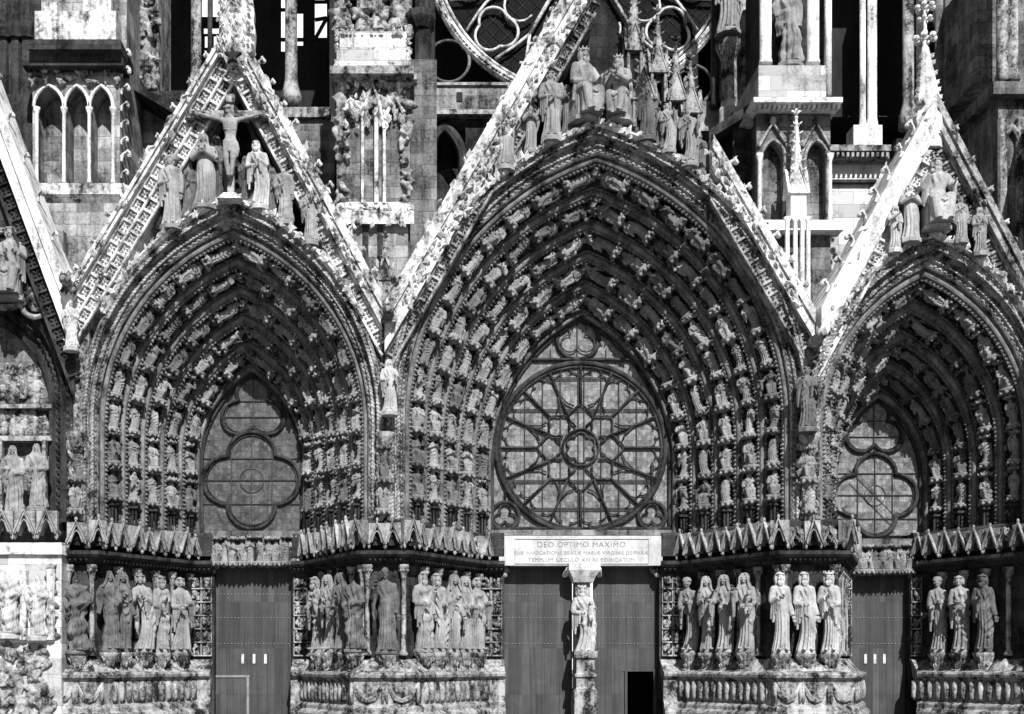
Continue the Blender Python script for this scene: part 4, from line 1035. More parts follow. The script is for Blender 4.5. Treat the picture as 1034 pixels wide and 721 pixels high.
# trumeau
tr = MB(); xa, xb = PX(578,4.35), PX(599.5,4.35)
tr.box(xa+.12, xb-.12, 4.42, 5.2, .2, zt); tr.build('trumeau', M_CARVE, CEN)
cap = MB(); xm = (xa+xb)/2
cap.loft([[(xm-w,4.42-d,z),(xm+w,4.42-d,z),(xm+w,4.9,z),(xm-w,4.9,z)] for w,d,z in ((.36,.2,PZ(588,4.3)),(.44,.36,PZ(582,4.3)),(.58,.5,PZ(576,4.3)),(.58,.5,zt))])
for s in (-1,1):
    for k in range(4): cap.ell((xm+s*(.55+.03*k), 4.2+.15*k, PZ(575,4.3)-.06*k), (.12,.1,.1), 7, 5)
cap.build('capital', M_PALE, CEN)
pd = MB(); zf = PZ(657.5,3.95)
pd.loft([[(xm-w,3.95-d,z),(xm+w,3.95-d,z),(xm+w,4.6,z),(xm-w,4.6,z)] for w,d,z in ((.42,.42,.1),(.42,.42,1.9),(.36,.36,2.0),(.33,.30,2.05),(.33,.30,2.38),(.40,.38,2.44),(.40,.38,2.52),(.33,.30,2.58),(.33,.30,zf-.28),(.42,.40,zf-.24),(.44,.42,zf))])
pd.build('statue_pedestal', M_CARVE, CEN)
for s in (-1,1):
    hc = MB(); x = PX(508,4.6) if s < 0 else PX(664,4.6)
    hc.ell((x-s*.14, 4.6, zt-.2), (.17,.12,.16), 8, 6); hc.ell((x-s*.04, 4.55, zt-.42), (.12,.1,.1), 8, 6); hc.build('door_corbel', M_CARVE, CEN)
# left and right portal doors
def small_door(root, A, p0, p1, pt, lint, slots, wicket, label):
    Y = 4.95; zt = PZ(pt,4.9); x0, x1 = PX(p0,4.9), PX(p1,4.9)
    d = door(root, x0, x1, zt, Y)
    pl = MB()
    for px in slots: pl.pbox(px-1.6, px+1.6, 660, 670.5, Y-.03, Y-.004)
    for k, px in enumerate(slots):
        q = MB(); q.pbox(px-1.3, px+1.3, 660.5, 670, Y-.025, Y-.004); q.build('plate', M_NOTICE, d)
    if wicket:
        w = MB(); w.pbox(wicket[0], wicket[1], wicket[2], 735, Y-.05, Y-.003); w.build('wicket_leaf', M_WOOD, d)
        f = MB(); f.pbox(wicket[0]-2, wicket[1]+3, wicket[2]-2.2, wicket[2], Y-.09, Y-.004); f.pbox(wicket[1], wicket[1]+2.5, wicket[2]+.1, 735, Y-.09, Y-.004); f.build('wicket_frame', M_IRON, d)
    ll = MB(); ll.pbox(lint[0], lint[1], lint[2], lint[3], 4.42, 5.2); l = ll.build('lintel', M_SOOTSHADE, root)
    s = MB(); s.pbox(lint[0]-2, lint[1]+2, lint[2]-7, lint[2]-.4, 4.25, 5.2); s.build('sill', M_GREY, root)
    n = 10; r3 = random.Random(int(p0))
    for k in range(n):
        px = lint[0] + (lint[1]-lint[0])*(k+.5)/n + r3.uniform(-1,1)
        M = Matrix.Translation((PX(px,4.4), 4.38, PZ(lint[3]-1,4.4))) @ Matrix.Rotation(r3.uniform(-.6,.6),4,'Z') @ Matrix.Scale((lint[3]-lint[2])/27/1.08,4)
        link('relief_figure', VM[r3.randrange(16)], M_CARVE, l, world=False, M=M)
    for k in range(6):
        e = MB(); px = lint[0]+(lint[1]-lint[0])*k/5; e.pbox(px-1.2, px+1.2, lint[2], lint[3], 4.30, 4.42); e.build('relief_pilaster', M_CARVE, l)
    for s in (-1,1):
        hc = MB(); x = x0 if s < 0 else x1
        hc.ell((x-s*.10, 4.6, zt-.16), (.15,.12,.14), 8, 6); hc.ell((x-s*.03, 4.55, zt-.36), (.10,.1,.1), 8, 6); hc.build('door_corbel', M_CARVE, root)
    return d
dl = small_door(LEF, AL, 217, 299, 568, (214,301,543,568), (245,256.5,268), (217.5,249,684), 'l')
dr_ = small_door(RIG, AR, 855.5, 918, 577, (853,921,551,576), (874,883.5,893), None, 'r')

# --- gables
for pb, pa, side, kw in ((GL[0],GL[1],-1,dict(v=0,mats=(M_ROUGH,M_ROUGH),lat_rows=2,crockets=1.05,cope=.20,holes=False,crust=5,rh=.40)), (GL[2],GL[1],1,dict(v=0,mats=(M_ROUGH,M_ROUGH),lat_rows=1,crockets=.8,cope=.50,holes=True,crust=14,rh=.42))):
    rake(LEF, pb, pa, side=side, **kw)
rake(CEN, GC[0], GC[1], 0, -1, (M_ROUGH,M_CARVE), 1, None, cope=.80, holes=True, crust=20, rh=.36)
rake(CEN, GC[2], GC[1], 0, 1, (M_ROUGH,M_CARVE), 1, .95, cope=.50, qmax=.47, holes=True, cs=1.25, crust=8, rh=.5)
rake(RIG, GR[0], GR[1], 0, -1, (M_PALE,M_ROUGH), 1, .85, cope=.62, cs=1.3, crust=3, rh=.42)
rake(RIG, GR[2], GR[1], 0, 1, (M_CARVE,M_CARVE), 1, 1.2, cope=.40, crust=4)  # shade of the right slope put in as darker stone
# apex of the left gable and the spire of the right one
m = MB(); a = P(240,62,-.1); m.loft([[(a.x+r*math.cos(PI/8+k*PI/4), -.1+r*.7*math.sin(PI/8+k*PI/4), a.z+z) for k in range(8)] for r, z in ((.40,-.1),(.62,.35),(.66,.9),(.60,1.3),(.63,1.5),(.52,2.3),(.50,4.0))])
for k in range(90): m.leaf((a.x+rnd.uniform(-.62,.62), -.5, a.z+rnd.uniform(-.2,2.4)), (rnd.uniform(-.6,.6),0,1), (rnd.uniform(-.5,.5),-1,0), rnd.uniform(.07,.16))
m.build('gable_finial', M_ROUGH, LEF)
st = MB(); q = P(235,56,-.75)
st.prism([(q.x+(.30 if k % 2 == 0 else .12)*math.sin(k*PI/5), q.z+(.30 if k % 2 == 0 else .12)*math.cos(k*PI/5)) for k in range(10)], -.82, -.62); st.build('star_boss', M_BLACK, LEF)
m = MB(); a = P(938,122,.2); tip = P(934,48,.2)
m.loft([[(a.x+(tip.x-a.x)*f+r*math.cos(PI/8+k*PI/4), .2+r*math.sin(PI/8+k*PI/4), a.z+(tip.z-a.z)*f) for k in range(8)] for r, f in ((.40,-.40),(.56,-.02),(.46,.1),(.34,.4),(.23,.7),(.12,1.0))])
for k in range(8):
    for s in (-1,1):
        f = .06+.115*k+rnd.uniform(-.03,.03); m.ell((a.x+(tip.x-a.x)*f+s*(.50-.36*f), .15, a.z+(tip.z-a.z)*f), (.09,.09,.07), 7, 5); m.leaf((a.x+(tip.x-a.x)*f+s*(.46-.36*f), .1, a.z+(tip.z-a.z)*f), (s,0,.6), (0,-1,.4), .13)
zt_ = tip.z
def flower(mb, x, y, z, r):
    mb.ell((x,y,z), (r*.5,r*.5,r*.4), 8, 6)
    for k in range(6):
        an = k*PI/3; mb.ell((x+r*math.cos(an), y+r*math.sin(an), z), (r*.42,r*.42,r*.36), 7, 5)
m.lathe([(.10,0),(.07,.4),(.10,.5),(.06,.6),(.06,2.2)], (tip.x,.2,zt_), 8)
flower(m, tip.x, .2, zt_+.30, .30); flower(m, tip.x, .2, zt_+.95, .20); flower(m, tip.x, .2, zt_+1.35, .26)
for s in (-1,1): m.ell((tip.x+s*.12,.2,zt_+1.7), (.12,.1,.14), 7, 5)
m.build('gable_finial', M_PALE, RIG)

# gable fields: little crumbling arcade behind the figures, canopied pinnacles right of the coronation
def gable_field(root, A, gp, d, seed, z_lift):
    r3 = random.Random(seed); m = MB()
    for x, z, t, inn, side, q, L in A.walk(-.28, .42, 2.0, .1):
        for k in range(2): m.leaf((x-inn.x*(.16+.22*k), .30-.1*k, z-inn.z*(.16+.22*k)), t+Vector((r3.uniform(-.5,.5),0,r3.uniform(-.5,.5))), (0,-1,.3), r3.uniform(.14,.24))
    m.build('foliage_crest', M_CARVE, root)
for px, py, w, hs, hp, s in ((648,118,.75,1.1,1.9,1),(664,92,.55,1.2,1.9,1),(682,118,.62,1.1,1.9,1),(697,128,.60,1.0,1.7,1),(640,72,.55,1.3,2.4,1)):
    mm = pinnacle_mb(w,hs,hp,shafts=True); b = P(px,py+14,.25)
    o = link('pinnacle', mm.mesh('pinnacle'), M_CARVE, CEN, world=False); o.matrix_basis = Matrix.Translation(b-ORG[CEN.name])
# trefoil arch that frames each group
for root, c, pts in ((RIG, None, ((897,262),(905,235),(925,212),(938,192),(952,200),(968,225),(985,258))), (LEF, None, ((158,232),(178,190),(205,168),(222,128),(236,108),(252,128),(268,165),(300,200),(318,238)))):
    mm = MB(); mm.tube([P(x,y,.28) for x,y in pts], .10, 7); mm.build('trefoil_arch', M_SOOTSHADE, root)

# strips of pier between the arches
upper_strip('A', -12.1, -11.42, 15.2); upper_strip('B', -1.68, -1.05, 15.2); upper_strip('C', 12.72, 13.14, 14.9)

# --- blind portal at the far left
BL = thing('blind_portal', 'cropped blind portal at the far left with relief panels under a plain white gable edge', 'portal', (-15, .3, 0), 'portals of the facade')
AB = Arch(-15.0, 2.95, 1.9, PZ(268,.6), PZ(330,1.2), PZ(400,.6), PZ(410,1.2), Y0=.5, Yi=1.5)
m = MB(); AB.grid(m, [(-.1,.36),(-.1,.2),(.1,.2),(.12,.5),(.25,.42),(.4,.5),(.45,.9),(.75,1.0),(.8,.9),(.95,1.0),(1.0,1.5)])
leaf_band(m, AB, .05, .18, .24, .12); leaf_band(m, AB, .6, .85, .24, .16); m.build('archivolt', M_SOOTSHADE, BL)
m = MB(); holed_plate(m, AB.curve(-.1), [(-20,ZB),(-20,15),(PX(-20,.35),PZ(40,.35)),(-11.95,15.0),(-11.95,ZB)], -15, ZB, .36, .9); m.build('gable_wall', M_SOOTSHADEW, BL)
GB = (PX(-20,.35), PZ(42,.35))
rake(BL, (PX(77,.35),PZ(305,.35)), GB, 0, 1, (M_PALE,M_SOOTSHADE), 1, 1.4, cope=.62)
m = MB(); m.box(-18,-12.6,1.3,1.7,ZB-.2,18); m.build('wall', M_GREY, BL)
m = MB(); r3 = random.Random(4)
for k in range(60):                                            # worn relief panel in the blind arch
    m.ell((PX(r3.uniform(0,40),1.2), 1.28, PZ(r3.uniform(370,405),1.2)), (r3.uniform(.1,.25),.15,r3.uniform(.1,.3)), 7, 5)
m.pbox(-10,52,408,412,.9,1.4); m.pbox(-10,52,440,445,.8,1.4)
for k in range(70): m.ell((PX(r3.uniform(0,46),1.2), 1.25, PZ(r3.uniform(415,438),1.2)), (r3.uniform(.08,.2),.16,r3.uniform(.1,.25)), 7, 5)
m.build('tympanum_relief', M_CARVE, BL)
m = MB(); q = P(36,306,.3); m.tube(Yp(ringpts(q.x,q.z,.48,28),.28), .09, 7, closed=True); m.ell((q.x,.32,q.z), (.3,.12,.3), 10, 6)
q = P(6,272,.3); m.tube(Yp(ringpts(q.x,q.z,1.3,40),.28), .12, 7, closed=True)
m.build('roundel', M_CARVE, BL)
bb = MB(); bb.box(-16,PX(62,-.6),-.6,.4,0,PZ(548,-.6)); 
b = bb.build('pier_block', M_BLOCK, BL)
m = MB(); m.loft([[(-16,-.75,PZ(560,-.6)),(PX(64,-.6),-.75,PZ(560,-.6)),(PX(64,-.6),.4,PZ(560,-.6)),(-16,.4,PZ(560,-.6))],[(-16,-.62,PZ(548,-.6)),(PX(62,-.6)-.02,-.62,PZ(548,-.6)),(PX(62,-.6)-.02,.4,PZ(546,-.6)),(-16,.4,PZ(546,-.6))]]); m.build('ledge', M_PALE, BL)
for px in (8,30,52):
    M = Matrix.Translation((PX(px,.2), .2, PZ(548,.2))) @ Matrix.Scale(1.15,4,(1,0,0)); link('canopy', CANOPY, M_CANOPY, BL, M=M)
m = MB()
lump_cluster(b, 'broken_masonry', M_CARVE, [P(px,py,-.60) for px,py in ((r3.uniform(-4,60), r3.uniform(654,730)) for k in range(190)) if px < 51], 5, .42, .03)
for px in (1,24,51):
    m = MB(); m.tube([P(px,575,-.68),P(px,600,-.7),P(px,646,-.68)], [.15,.12,.15], 8); m.build('niche_shaft', M_ROUGH, b)
lump_cluster(b, 'eroded_carving', M_STATD, [P(r3.uniform(48,57), r3.uniform(572,646), -.62) for k in range(34)], 6, .24, .03)
for px, w in ((2,1),(46,1)):
    mm = MB(); mm.box(PX(px,.3)-.06,PX(px,.3)+.06,.1,.36,ZB,PZ(445,.3)); mm.build('panel_shaft', M_CARVE, BL)
# ================================================================== buttresses above the portals
def buttress(label, px0, px1, Yf, Yb, ztop=30.0, zbot=ZB):
    root = thing('buttress', label, 'buttress', ((PX(px0,Yf)+PX(px1,Yf))/2, Yf, 0), 'buttresses rising behind the gables')
    return root
def crumble(root, name, px0, px1, py0, py1, Y, n, seed, s=.16, mat=None):
    r3 = random.Random(seed); lump_cluster(root, name, mat or M_CARVE, [P(r3.uniform(px0,px1), r3.uniform(py0,py1), Y) for k in range(int(n*1.6))], seed, s*1.7, .04)
# --- A, left
bA = buttress('left buttress with three pointed blind niches beneath a dark broken cornice', 35, 120, 2, 7)
Y = 2.0; m = MB()
x0, x1 = PX(33,Y), PX(121,Y)
m.box(x0, x1, Y+.95, 7.2, ZB, 30); m.build('body', M_ASHLAR, bA)
fr = MB(); zs = [PZ(185,Y), PZ(108,Y), PZ(88,Y), PZ(66,Y)]
cells = ((33,35.5,63.5,65),(65,66.5,89,90.2),(90.2,91.5,113,121))
for a, b, c, d in cells:
    holed_plate(fr, lancet(PX(b,Y),PX(c,Y),zs[0],zs[1],zs[2]), [(PX(a,Y),zs[0]),(PX(a,Y),zs[3]),(PX(d,Y),zs[3]),(PX(d,Y),zs[0])], (PX(b,Y)+PX(c,Y))/2, zs[0], Y, Y+.94)
fr.box(x0, x1, Y-.02, Y+.94, PZ(330,Y), zs[0]-.004)
fr.build('niche_wall', M_ASHLAR, bA)
hm = MB()
for a, b, c, d in cells: hm.tube(Yp(lancet(PX(b,Y)-.04,PX(c,Y)+.04,zs[1],zs[1],zs[2]+.05),Y-.03), .06, 6)
hm.build('niche_mouldings', M_PALE, bA)
for px in (37,64.5,90,114):
    co = MB(); co.lathe([(.12,0),(.07,.1),(.065,.2),(.065,2.45),(.12,2.6),(.13,2.68)], (PX(px,Y),Y+.02,zs[0]), 8); co.build('colonnette', M_PALE, bA, True)
m = MB(); m.pbox(30,123,185,196,Y-.25,Y+.3); m.loft([[P(30,196.4,Y-.25),P(123,196.4,Y-.25),P(123,196.4,Y+.3),P(30,196.4,Y+.3)],[P(34,206,Y),P(120,206,Y),P(120,206,Y+.3),P(34,206,Y+.3)]]); m.build('sill', M_ROUGH, bA)
m = MB(); m.pbox(22,124,50,66,Y-.5,Y+.44); m.pbox(28,122,40,49.6,Y-.85,Y+.94); m.build('cornice', M_SOOTSHADEW, bA)
m = MB(); m.pbox(35,117,11,39.6,Y-.35,Y+.44); m.pbox(42,58,2,11,Y-.2,Y+.4); m.pbox(84,112,-20,11,Y-.2,Y+.4); m.build('upper_block', M_ROUGH, bA)
crumble(bA, 'broken_carving', 26, 122, 62, 84, Y-.1, 40, 31, .16)
for k in range(9):
    z = PZ(195-17*k, Y); M = Matrix.Translation((x1-.02, Y+.15, z-ORG[bA.name].z)) @ Matrix.Scale(rnd.uniform(.9,1.25),4)
    link('crocket', CROCKET, M_CARVE, bA, M=M)
m = MB()
for px in (4,16,27): m.tube([P(px,-5,3.2),P(px,110,3.2)], .18, 8); m.lathe([(.3,0),(.42,.3),(.42,.5)], tuple(P(px,40,3.2)), 8)
m.pbox(-20,34,95,180,3.0,6.5); m.build('side_shafts', M_SOOTSHADE, bA)
r3 = random.Random(77)
# --- B, middle
bB = buttress('middle buttress with eroded canopied niche beneath a bright broken top block', 337, 415, 1.8, 7)
Y = 1.8; m = MB(); m.pbox(340,414,74,380,Y,7.5); m.build('body', M_GREY, bB)
m = MB(); m.pbox(414,441,60,380,3.0,7.5); m.build('set_back', M_GREY, bB)
m = MB(); m.pbox(340,413,50,66,Y-.5,Y+2); m.pbox(343,411,32,49.8,Y-.35,Y+2)
for k in range(70): m.leaf(P(*r3.choice(((r3.uniform(339,414),r3.choice((32,50,65))),(r3.choice((340,413)),r3.uniform(32,66)))),Y-.45), (r3.uniform(-1,1),0,r3.uniform(-1,1)), (0,-1,.3), r3.uniform(.05,.15))
m.build('upper_block', M_BLOCK, bB)
m = MB(); m.pbox(333,418,66.2,74,Y-.75,Y+2); 
for px in range(338,416,11): m.pbox(px,px+6,74.2,80,Y-.5,Y)
m.build('cornice', M_CARVE, bB)
m = MB(); r3 = random.Random(8)
for px in (366,380,388): m.tube([P(px,104 if px != 380 else 95,Y-.18),P(px,205,Y-.18)], .06 if px != 380 else .08, 8)
m.tube([P(366,118,Y-.2),P(371,100,Y-.25),P(376,85,Y-.3),P(382,100,Y-.25),P(388,130,Y-.2)], .07, 7); m.tube([P(348,112,Y-.2),P(354,100,Y-.2),P(366,112,Y-.2)], .07, 7); m.tube([P(388,120,Y-.2),P(398,98,Y-.2),P(408,114,Y-.2)], .08, 7)
for k in range(60): m.leaf(P(r3.uniform(345,410),r3.uniform(84,128),Y-.22), (r3.uniform(-.6,.6),0,1), (r3.uniform(-.4,.4),-1,.2), r3.uniform(.07,.18))
m.build('niche_canopy', M_ROUGH, bB)
crumble(bB, 'broken_carving', 340, 414, 80, 122, Y-.12, 60, 9, .24)
for a, b in ((340,350),(404,415)): crumble(bB, 'corner_crockets', a, b, 110, 205, Y-.05, 26, a, .22)
m = MB(); m.loft([[P(337,226,Y-.5),P(418,226,Y-.5),P(418,226,Y+.3),P(337,226,Y+.3)],[P(337,214,Y-.5),P(418,214,Y-.5),P(418,214,Y+.3),P(337,214,Y+.3)],[P(341,204,Y-.05),P(414,204,Y-.05),P(414,204,Y+.3),P(341,204,Y+.3)]]); 
for k in range(50): m.leaf(P(r3.uniform(338,417),r3.uniform(206,227),Y-.48), (r3.uniform(-1,1),0,1), (0,-1,.4), r3.uniform(.07,.16))
m.build('weathered_ledge', M_ROUGH, bB)
m = MB(); m.pbox(343,412,226.5,380,Y-.22,Y-.003); m.build('lower_face', M_ASHLAR, bB)
m = MB()
for px in (369,384): m.pbox(px-3,px+3,222,272,Y-.26,Y-.225)
m.build('slots', M_SOOTSHADE, bB)  # raised dark strips carry the shade of two grooves
m = MB()
for px, r in ((346,.32),(367,.26),(383,.30),(402,.34)): m.tube([P(px,-20,Y+.1),P(px,14,Y+.1),P(px,33,Y+.1)], [r,r*.9,r*1.25], 9)
m.build('upper_shafts', M_CARVE, bB); crumble(bB, 'upper_carving', 338, 414, -10, 33, Y-.12, 50, 10, .22)
m = MB(); m.tube([P(427,-20,3.6),P(427,85,3.6)], .30, 9); m.tube([P(434,-20,3.9),P(434,85,3.9)], .2, 9); m.lathe([(.3,0),(.5,.35),(.5,.6),(.3,.7)], tuple(P(426,30,3.5)), 8); m.build('shaft', M_SOOTSHADE, bB)
pn = pinnacle_mb(.5,.9,1.3); o = link('pinnacle', pn.mesh('pinnacle'), M_CARVE, bB, world=False); o.matrix_basis = Matrix.Translation(P(389,306,.9)-ORG[bB.name])
# --- C, right
bC = buttress('right buttress with white top block and two pointed niches under gablets', 765, 848, 1.8, 7)
Y = 1.8; m = MB(); m.pbox(765,838,98,380,Y+.4,7.5); m.build('body', M_GREY, bC)
fr = MB(); zb, zs_, za, zt_ = PZ(226,Y), PZ(160,Y), PZ(143,Y), PZ(112,Y)
for a, b, c, d in ((764,770,791,802.5),(802.5,814,834,838.5)):
    holed_plate(fr, lancet(PX(b,Y),PX(c,Y),zb,zs_,za), [(PX(a,Y),zb),(PX(a,Y),zt_),(PX(d,Y),zt_),(PX(d,Y),zb)], (PX(b,Y)+PX(c,Y))/2, zb, Y, Y+.39)
fr.pbox(764,838.5,226.3,380,Y,Y+.39); fr.build('niche_wall', M_GREY, bC)
m = MB()
for b, c in ((770,791),(814,834)):
    m.tube(Yp(lancet(PX(b,Y)-.05,PX(c,Y)+.05,zb,zs_,za+.05),Y-.04), .07, 6)
    m.tube([P(b-4,148,Y-.1),P((b+c)/2,124,Y-.1),P(c+4,148,Y-.1)], .07, 6); m.ell(P((b+c)/2,122,Y-.1), (.12,.1,.16), 7, 5)
m.build('gablets', M_CARVE, bC)
for px in (767,838):
    co = MB(); p = P(px,226,Y-.05); co.lathe([(.12,0),(.08,.12),(.075,2.2),(.13,2.35),(.13,2.45)], tuple(p), 8); co.build('colonnette', M_PALE, bC, True)
m = MB(); m.pbox(761,851,98,103,Y-.75,Y+3); m.pbox(765,847,103.3,110,Y-.35,Y+3)
for px in range(766,848,5): m.pbox(px,px+2.6,103.4,108.5,Y-.6,Y-.352)
m.build('cornice', M_PALE, bC)
m = MB(); m.pbox(766,834,66,97.7,Y-.5,Y+3); m.build('upper_block', M_BLOCK, bC)
for a, b in ((767,779),(815,827)):
    co = MB(); p = P((a+b)/2,66,Y-.2); r = (b-a)/2/sc(Y-.2); co.lathe([(r*1.15,0),(r*1.15,.12),(r,.2),(r,4.5)], tuple(p), 12); co.build('column', M_PALE, bC, True)
co = MB(); p = P(836,97,Y+.6); co.lathe([(.14,0),(.14,6)], tuple(p), 8); co.build('shaft', M_PALE, bC, True)
m = MB(); m.pbox(768,834,-30,66,Y+1.0,Y+3); m.build('niche_back', M_SOOTSHADEW, bC)
m = MB(); m.pbox(757,852,222,232,Y-.5,Y+.2); m.build('sill', M_PALE, bC)
pn = pinnacle_mb(.62,1.0,2.6,n=4); o = link('pinnacle', pn.mesh('pinnacle'), M_PALE, bC, world=False); o.matrix_basis = Matrix.Translation(P(804,222,Y-.55)-ORG[bC.name])
for px in (795,803,810,816):
    co = MB(); p = P(px,305,.75); co.lathe([(.13,0),(.085,.15),(.08,2.75),(.14,2.9)], tuple(p), 8); co.build('shaft', M_PALE, bC, True)
m = MB(); r3 = random.Random(12)
for k in range(5): m.loft([[P(752-4*k,150+60*k,3+.0*k)+Vector((sx*.3,sy*.3,0)) for sx,sy in ((-1,-1),(1,-1),(1,1),(-1,1))],[P(752-4*k,100+60*k,3)+Vector((sx*.28,sy*.28,0)) for sx,sy in ((-1,-1),(1,-1),(1,1),(-1,1))]])
m2 = MB(); m2.pbox(740,766,112,380,3.0,7.5); m2.build('set_back', M_SOOTSHADEW, bC)
m = MB(); m.prism([(PX(764,2.4),PZ(100,2.4)),(PX(762,2.4),PZ(112,2.4)),(PX(716,2.4),PZ(140,2.4)),(PX(716,2.4),PZ(131,2.4))], 2.4, 4.5); m.build('sloping_ledge', M_SOOTSHADE, bC)
# --- D, far right
bD = buttress('grey corner buttress at the right edge, above the shaded gable slope', 1005, 1040, 2, 7)
m = MB(); m.pbox(1008,1075,95,380,2,7.2); m.build('body', M_GREY, bD)
m = MB(); m.pbox(1003,1075,82,94.7,1.6,7.2); m.build('ledge', M_GREY, bD)
m = MB(); m.box(21.0, 26, -3.2, 1.9, 0, 21.5); m.loft([[(20.9,-3.3,21.5),(26,-3.3,21.5),(26,1.9,21.5),(20.9,1.9,21.5)],[(22.5,-.5,24.5),(26,-.5,24.5),(26,1.9,24.5),(22.5,1.9,24.5)]]); m.build('shade_caster_pier', M_GREY, bD)  # off-frame pier, added and pushed forward to shade the right portal
for z in (3.0, 7.6, 14.2, 20.8):  # mouldings and niches dress the added pier
    m = MB(); m.box(20.85, 26.2, -3.38, 1.85, z, z+.16); m.box(20.93, 26.1, -3.30, 1.88, z-.2, z-.003); m.build('string_course', M_CARVE, bD)
for x0_ in (21.4, 23.4):
    m = MB(); m.tube(Yp(lancet(x0_, x0_+1.5, 8.6, 12.2, 13.7),-3.24), .09, 7); m.tube([(x0_+.75,-3.24,8.6),(x0_+.75,-3.24,12.9)], .06, 7); m.build('blind_niche', M_CARVE, bD)
m = MB(); m.tube([(20.98, y_, z_) for y_, z_ in [(-2.6+p[0], p[1]) for p in lancet(0, 1.5, 8.6, 12.2, 13.7)]], .09, 7); m.build('blind_niche', M_CARVE, bD)
for px in (1012,1022):
    co = MB(); p = P(px,82,2.2); co.lathe([(.28,0),(.2,.3),(.2,5)], tuple(p), 9); co.build('column', M_CARVE, bD, True)
m = MB(); m.pbox(985,1075,-30,82,3.5,7.2); m.build('upper_body', M_GREY, bD)
m = MB(); m.tube([P(1012,120,1.9),P(1012,300,1.9)], .16, 8); m.tube([P(1030,120,1.9),P(1030,300,1.9)], .16, 8); m.tube(Yp(lancet(PX(1012,1.9),PX(1030,1.9),PZ(150,1.9),PZ(150,1.9),PZ(128,1.9)),1.85), .1, 7); m.build('blind_niche', M_CARVE, bD)

# ================================================================== the wall behind: towers' openings, gallery, rose
FAC = thing('cathedral_facade', 'towering cathedral west wall with tall dark openings and rose window behind the portals', 'cathedral', (4, 6, 0))
def wallbox(name, px0, px1, py0, py1, Y0, Y1, mat, parent=None):
    m = MB(); m.pbox(px0, px1, py0, py1, Y0, Y1); return m.build(name, mat, parent or FAC)
Yw = 6.2
wallbox('wall', -80, 60, -60, 117.5, 6.6, 7.4, M_SOOTSHADEW)
wallbox('wall', -40, 345, 118, 560, Yw, Yw+1, M_GREY); wallbox('wall', 345, 762, 107, 300, Yw+.5, Yw+1.5, M_SOOTSHADEW)
wallbox('wall', 762, 1080, 160, 560, Yw, Yw+1, M_BLOCK)
wallbox('sill', 150, 215, 92, 101, Yw-1.2, Yw+1, M_SOOTSHADE); wallbox('sill', 256, 334, 108, 118, Yw-.6, Yw+1, M_CARVE)
wallbox('wall', 126, 216, 101.4, 240, Yw-.7, Yw-.02, M_ASHLAR); wallbox('wall', 262, 338, 118.4, 300, Yw-.4, Yw-.01, M_GREY)
m = MB(); m.prism([(PX(124,4),PZ(68,4)),(PX(124,4),PZ(84,4)),(PX(182,4),PZ(118,4)),(PX(190,4),PZ(106,4)),(PX(150,4),PZ(92,4))], 4.0, 6.0); m.build('sloping_ledge', M_SOOTSHADE, FAC)
wallbox('wall', 118, 160, -40, 102, 5.2, 7.4, M_CARVE)
crumble(FAC, 'carved_edge', 122, 160, -5, 92, 5.1, 70, 41, .22)
# columns in the left openings
def col(px, pb, r, Y, cap=True, mat=None):
    p = P(px,pb,Y); m = MB(); m.lathe([(r*1.7,0),(r*1.7,.35),(r*1.25,.75),(r,1.1),(r*.95,9)], tuple(p), 10); return m.build('column', mat or M_CARVE, FAC, True)
col(198, 100, .20, 6.0); col(294, 107, .24, 6.0); col(212, 96, .1, 7.4, mat=M_SOOTSHADE)
col(871, 148, .12, 6.0, mat=M_PALE); col(880.5, 148, .19, 6.0, mat=M_PALE); col(917, 130, .22, 6.2); col(948, 160, .16, 6.4, mat=M_GREY); col(958, 160, .16, 6.4, mat=M_GREY)
wallbox('base_block', 862, 891, 126, 149, 5.6, 6.4, M_PALE)
# right opening sill with carved teeth
m = MB(); m.pbox(838,900,146,152,5.5,7); m.pbox(838,898,152.3,160,5.8,7)
for px in range(840,898,5): m.pbox(px,px+2.6,152.4,158,5.55,5.79)
m.build('sill', M_CARVE, FAC)
m = MB(); m.pbox(838,885,181,184,6.0,6.19); m.build('string_course', M_SOOTSHADE, FAC)
wallbox('wall', 905, 1010, 140, 420, 5.6, 6.18, M_SOOTSHADEW)
wallbox('wall', 925, 1000, -40, 139.6, 7.0, 8, M_SOOTSHADEW)
# chamber behind the openings: dark, with a far wall pierced by windows to the sky
def pierced(px0, px1, py0, py1, Y, holes):
    m = MB(); xs = sorted({px0,px1}|{h[0] for h in holes}|{h[1] for h in holes}); ys = sorted({py0,py1}|{h[2] for h in holes}|{h[3] for h in holes})
    for i in range(len(xs)-1):
        for j in range(len(ys)-1):
            a, b = (xs[i]+xs[i+1])/2, (ys[j]+ys[j+1])/2
            if any(h[0] < a < h[1] and h[2] < b < h[3] for h in holes): continue
            p = P(xs[i],ys[j+1],Y); q = P(xs[i+1],ys[j],Y); m.add([(p.x,Y,p.z),(q.x,Y,p.z),(q.x,Y,q.z),(p.x,Y,q.z)], [(0,1,2,3)])
    return m.build('far_wall', M_BLACK, FAC)
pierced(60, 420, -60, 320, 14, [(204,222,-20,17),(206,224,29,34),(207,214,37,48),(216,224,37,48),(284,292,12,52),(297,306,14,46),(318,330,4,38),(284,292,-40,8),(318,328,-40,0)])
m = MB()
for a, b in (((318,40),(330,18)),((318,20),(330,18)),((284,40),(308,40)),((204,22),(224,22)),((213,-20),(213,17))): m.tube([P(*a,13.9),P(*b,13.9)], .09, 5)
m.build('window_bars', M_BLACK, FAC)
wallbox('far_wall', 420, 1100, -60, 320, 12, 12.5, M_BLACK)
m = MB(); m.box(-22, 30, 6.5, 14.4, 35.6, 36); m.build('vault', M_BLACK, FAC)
wallbox('chamber_floor', 60, 1080, 117, 117.9, 7.2, 14, M_BLACK)
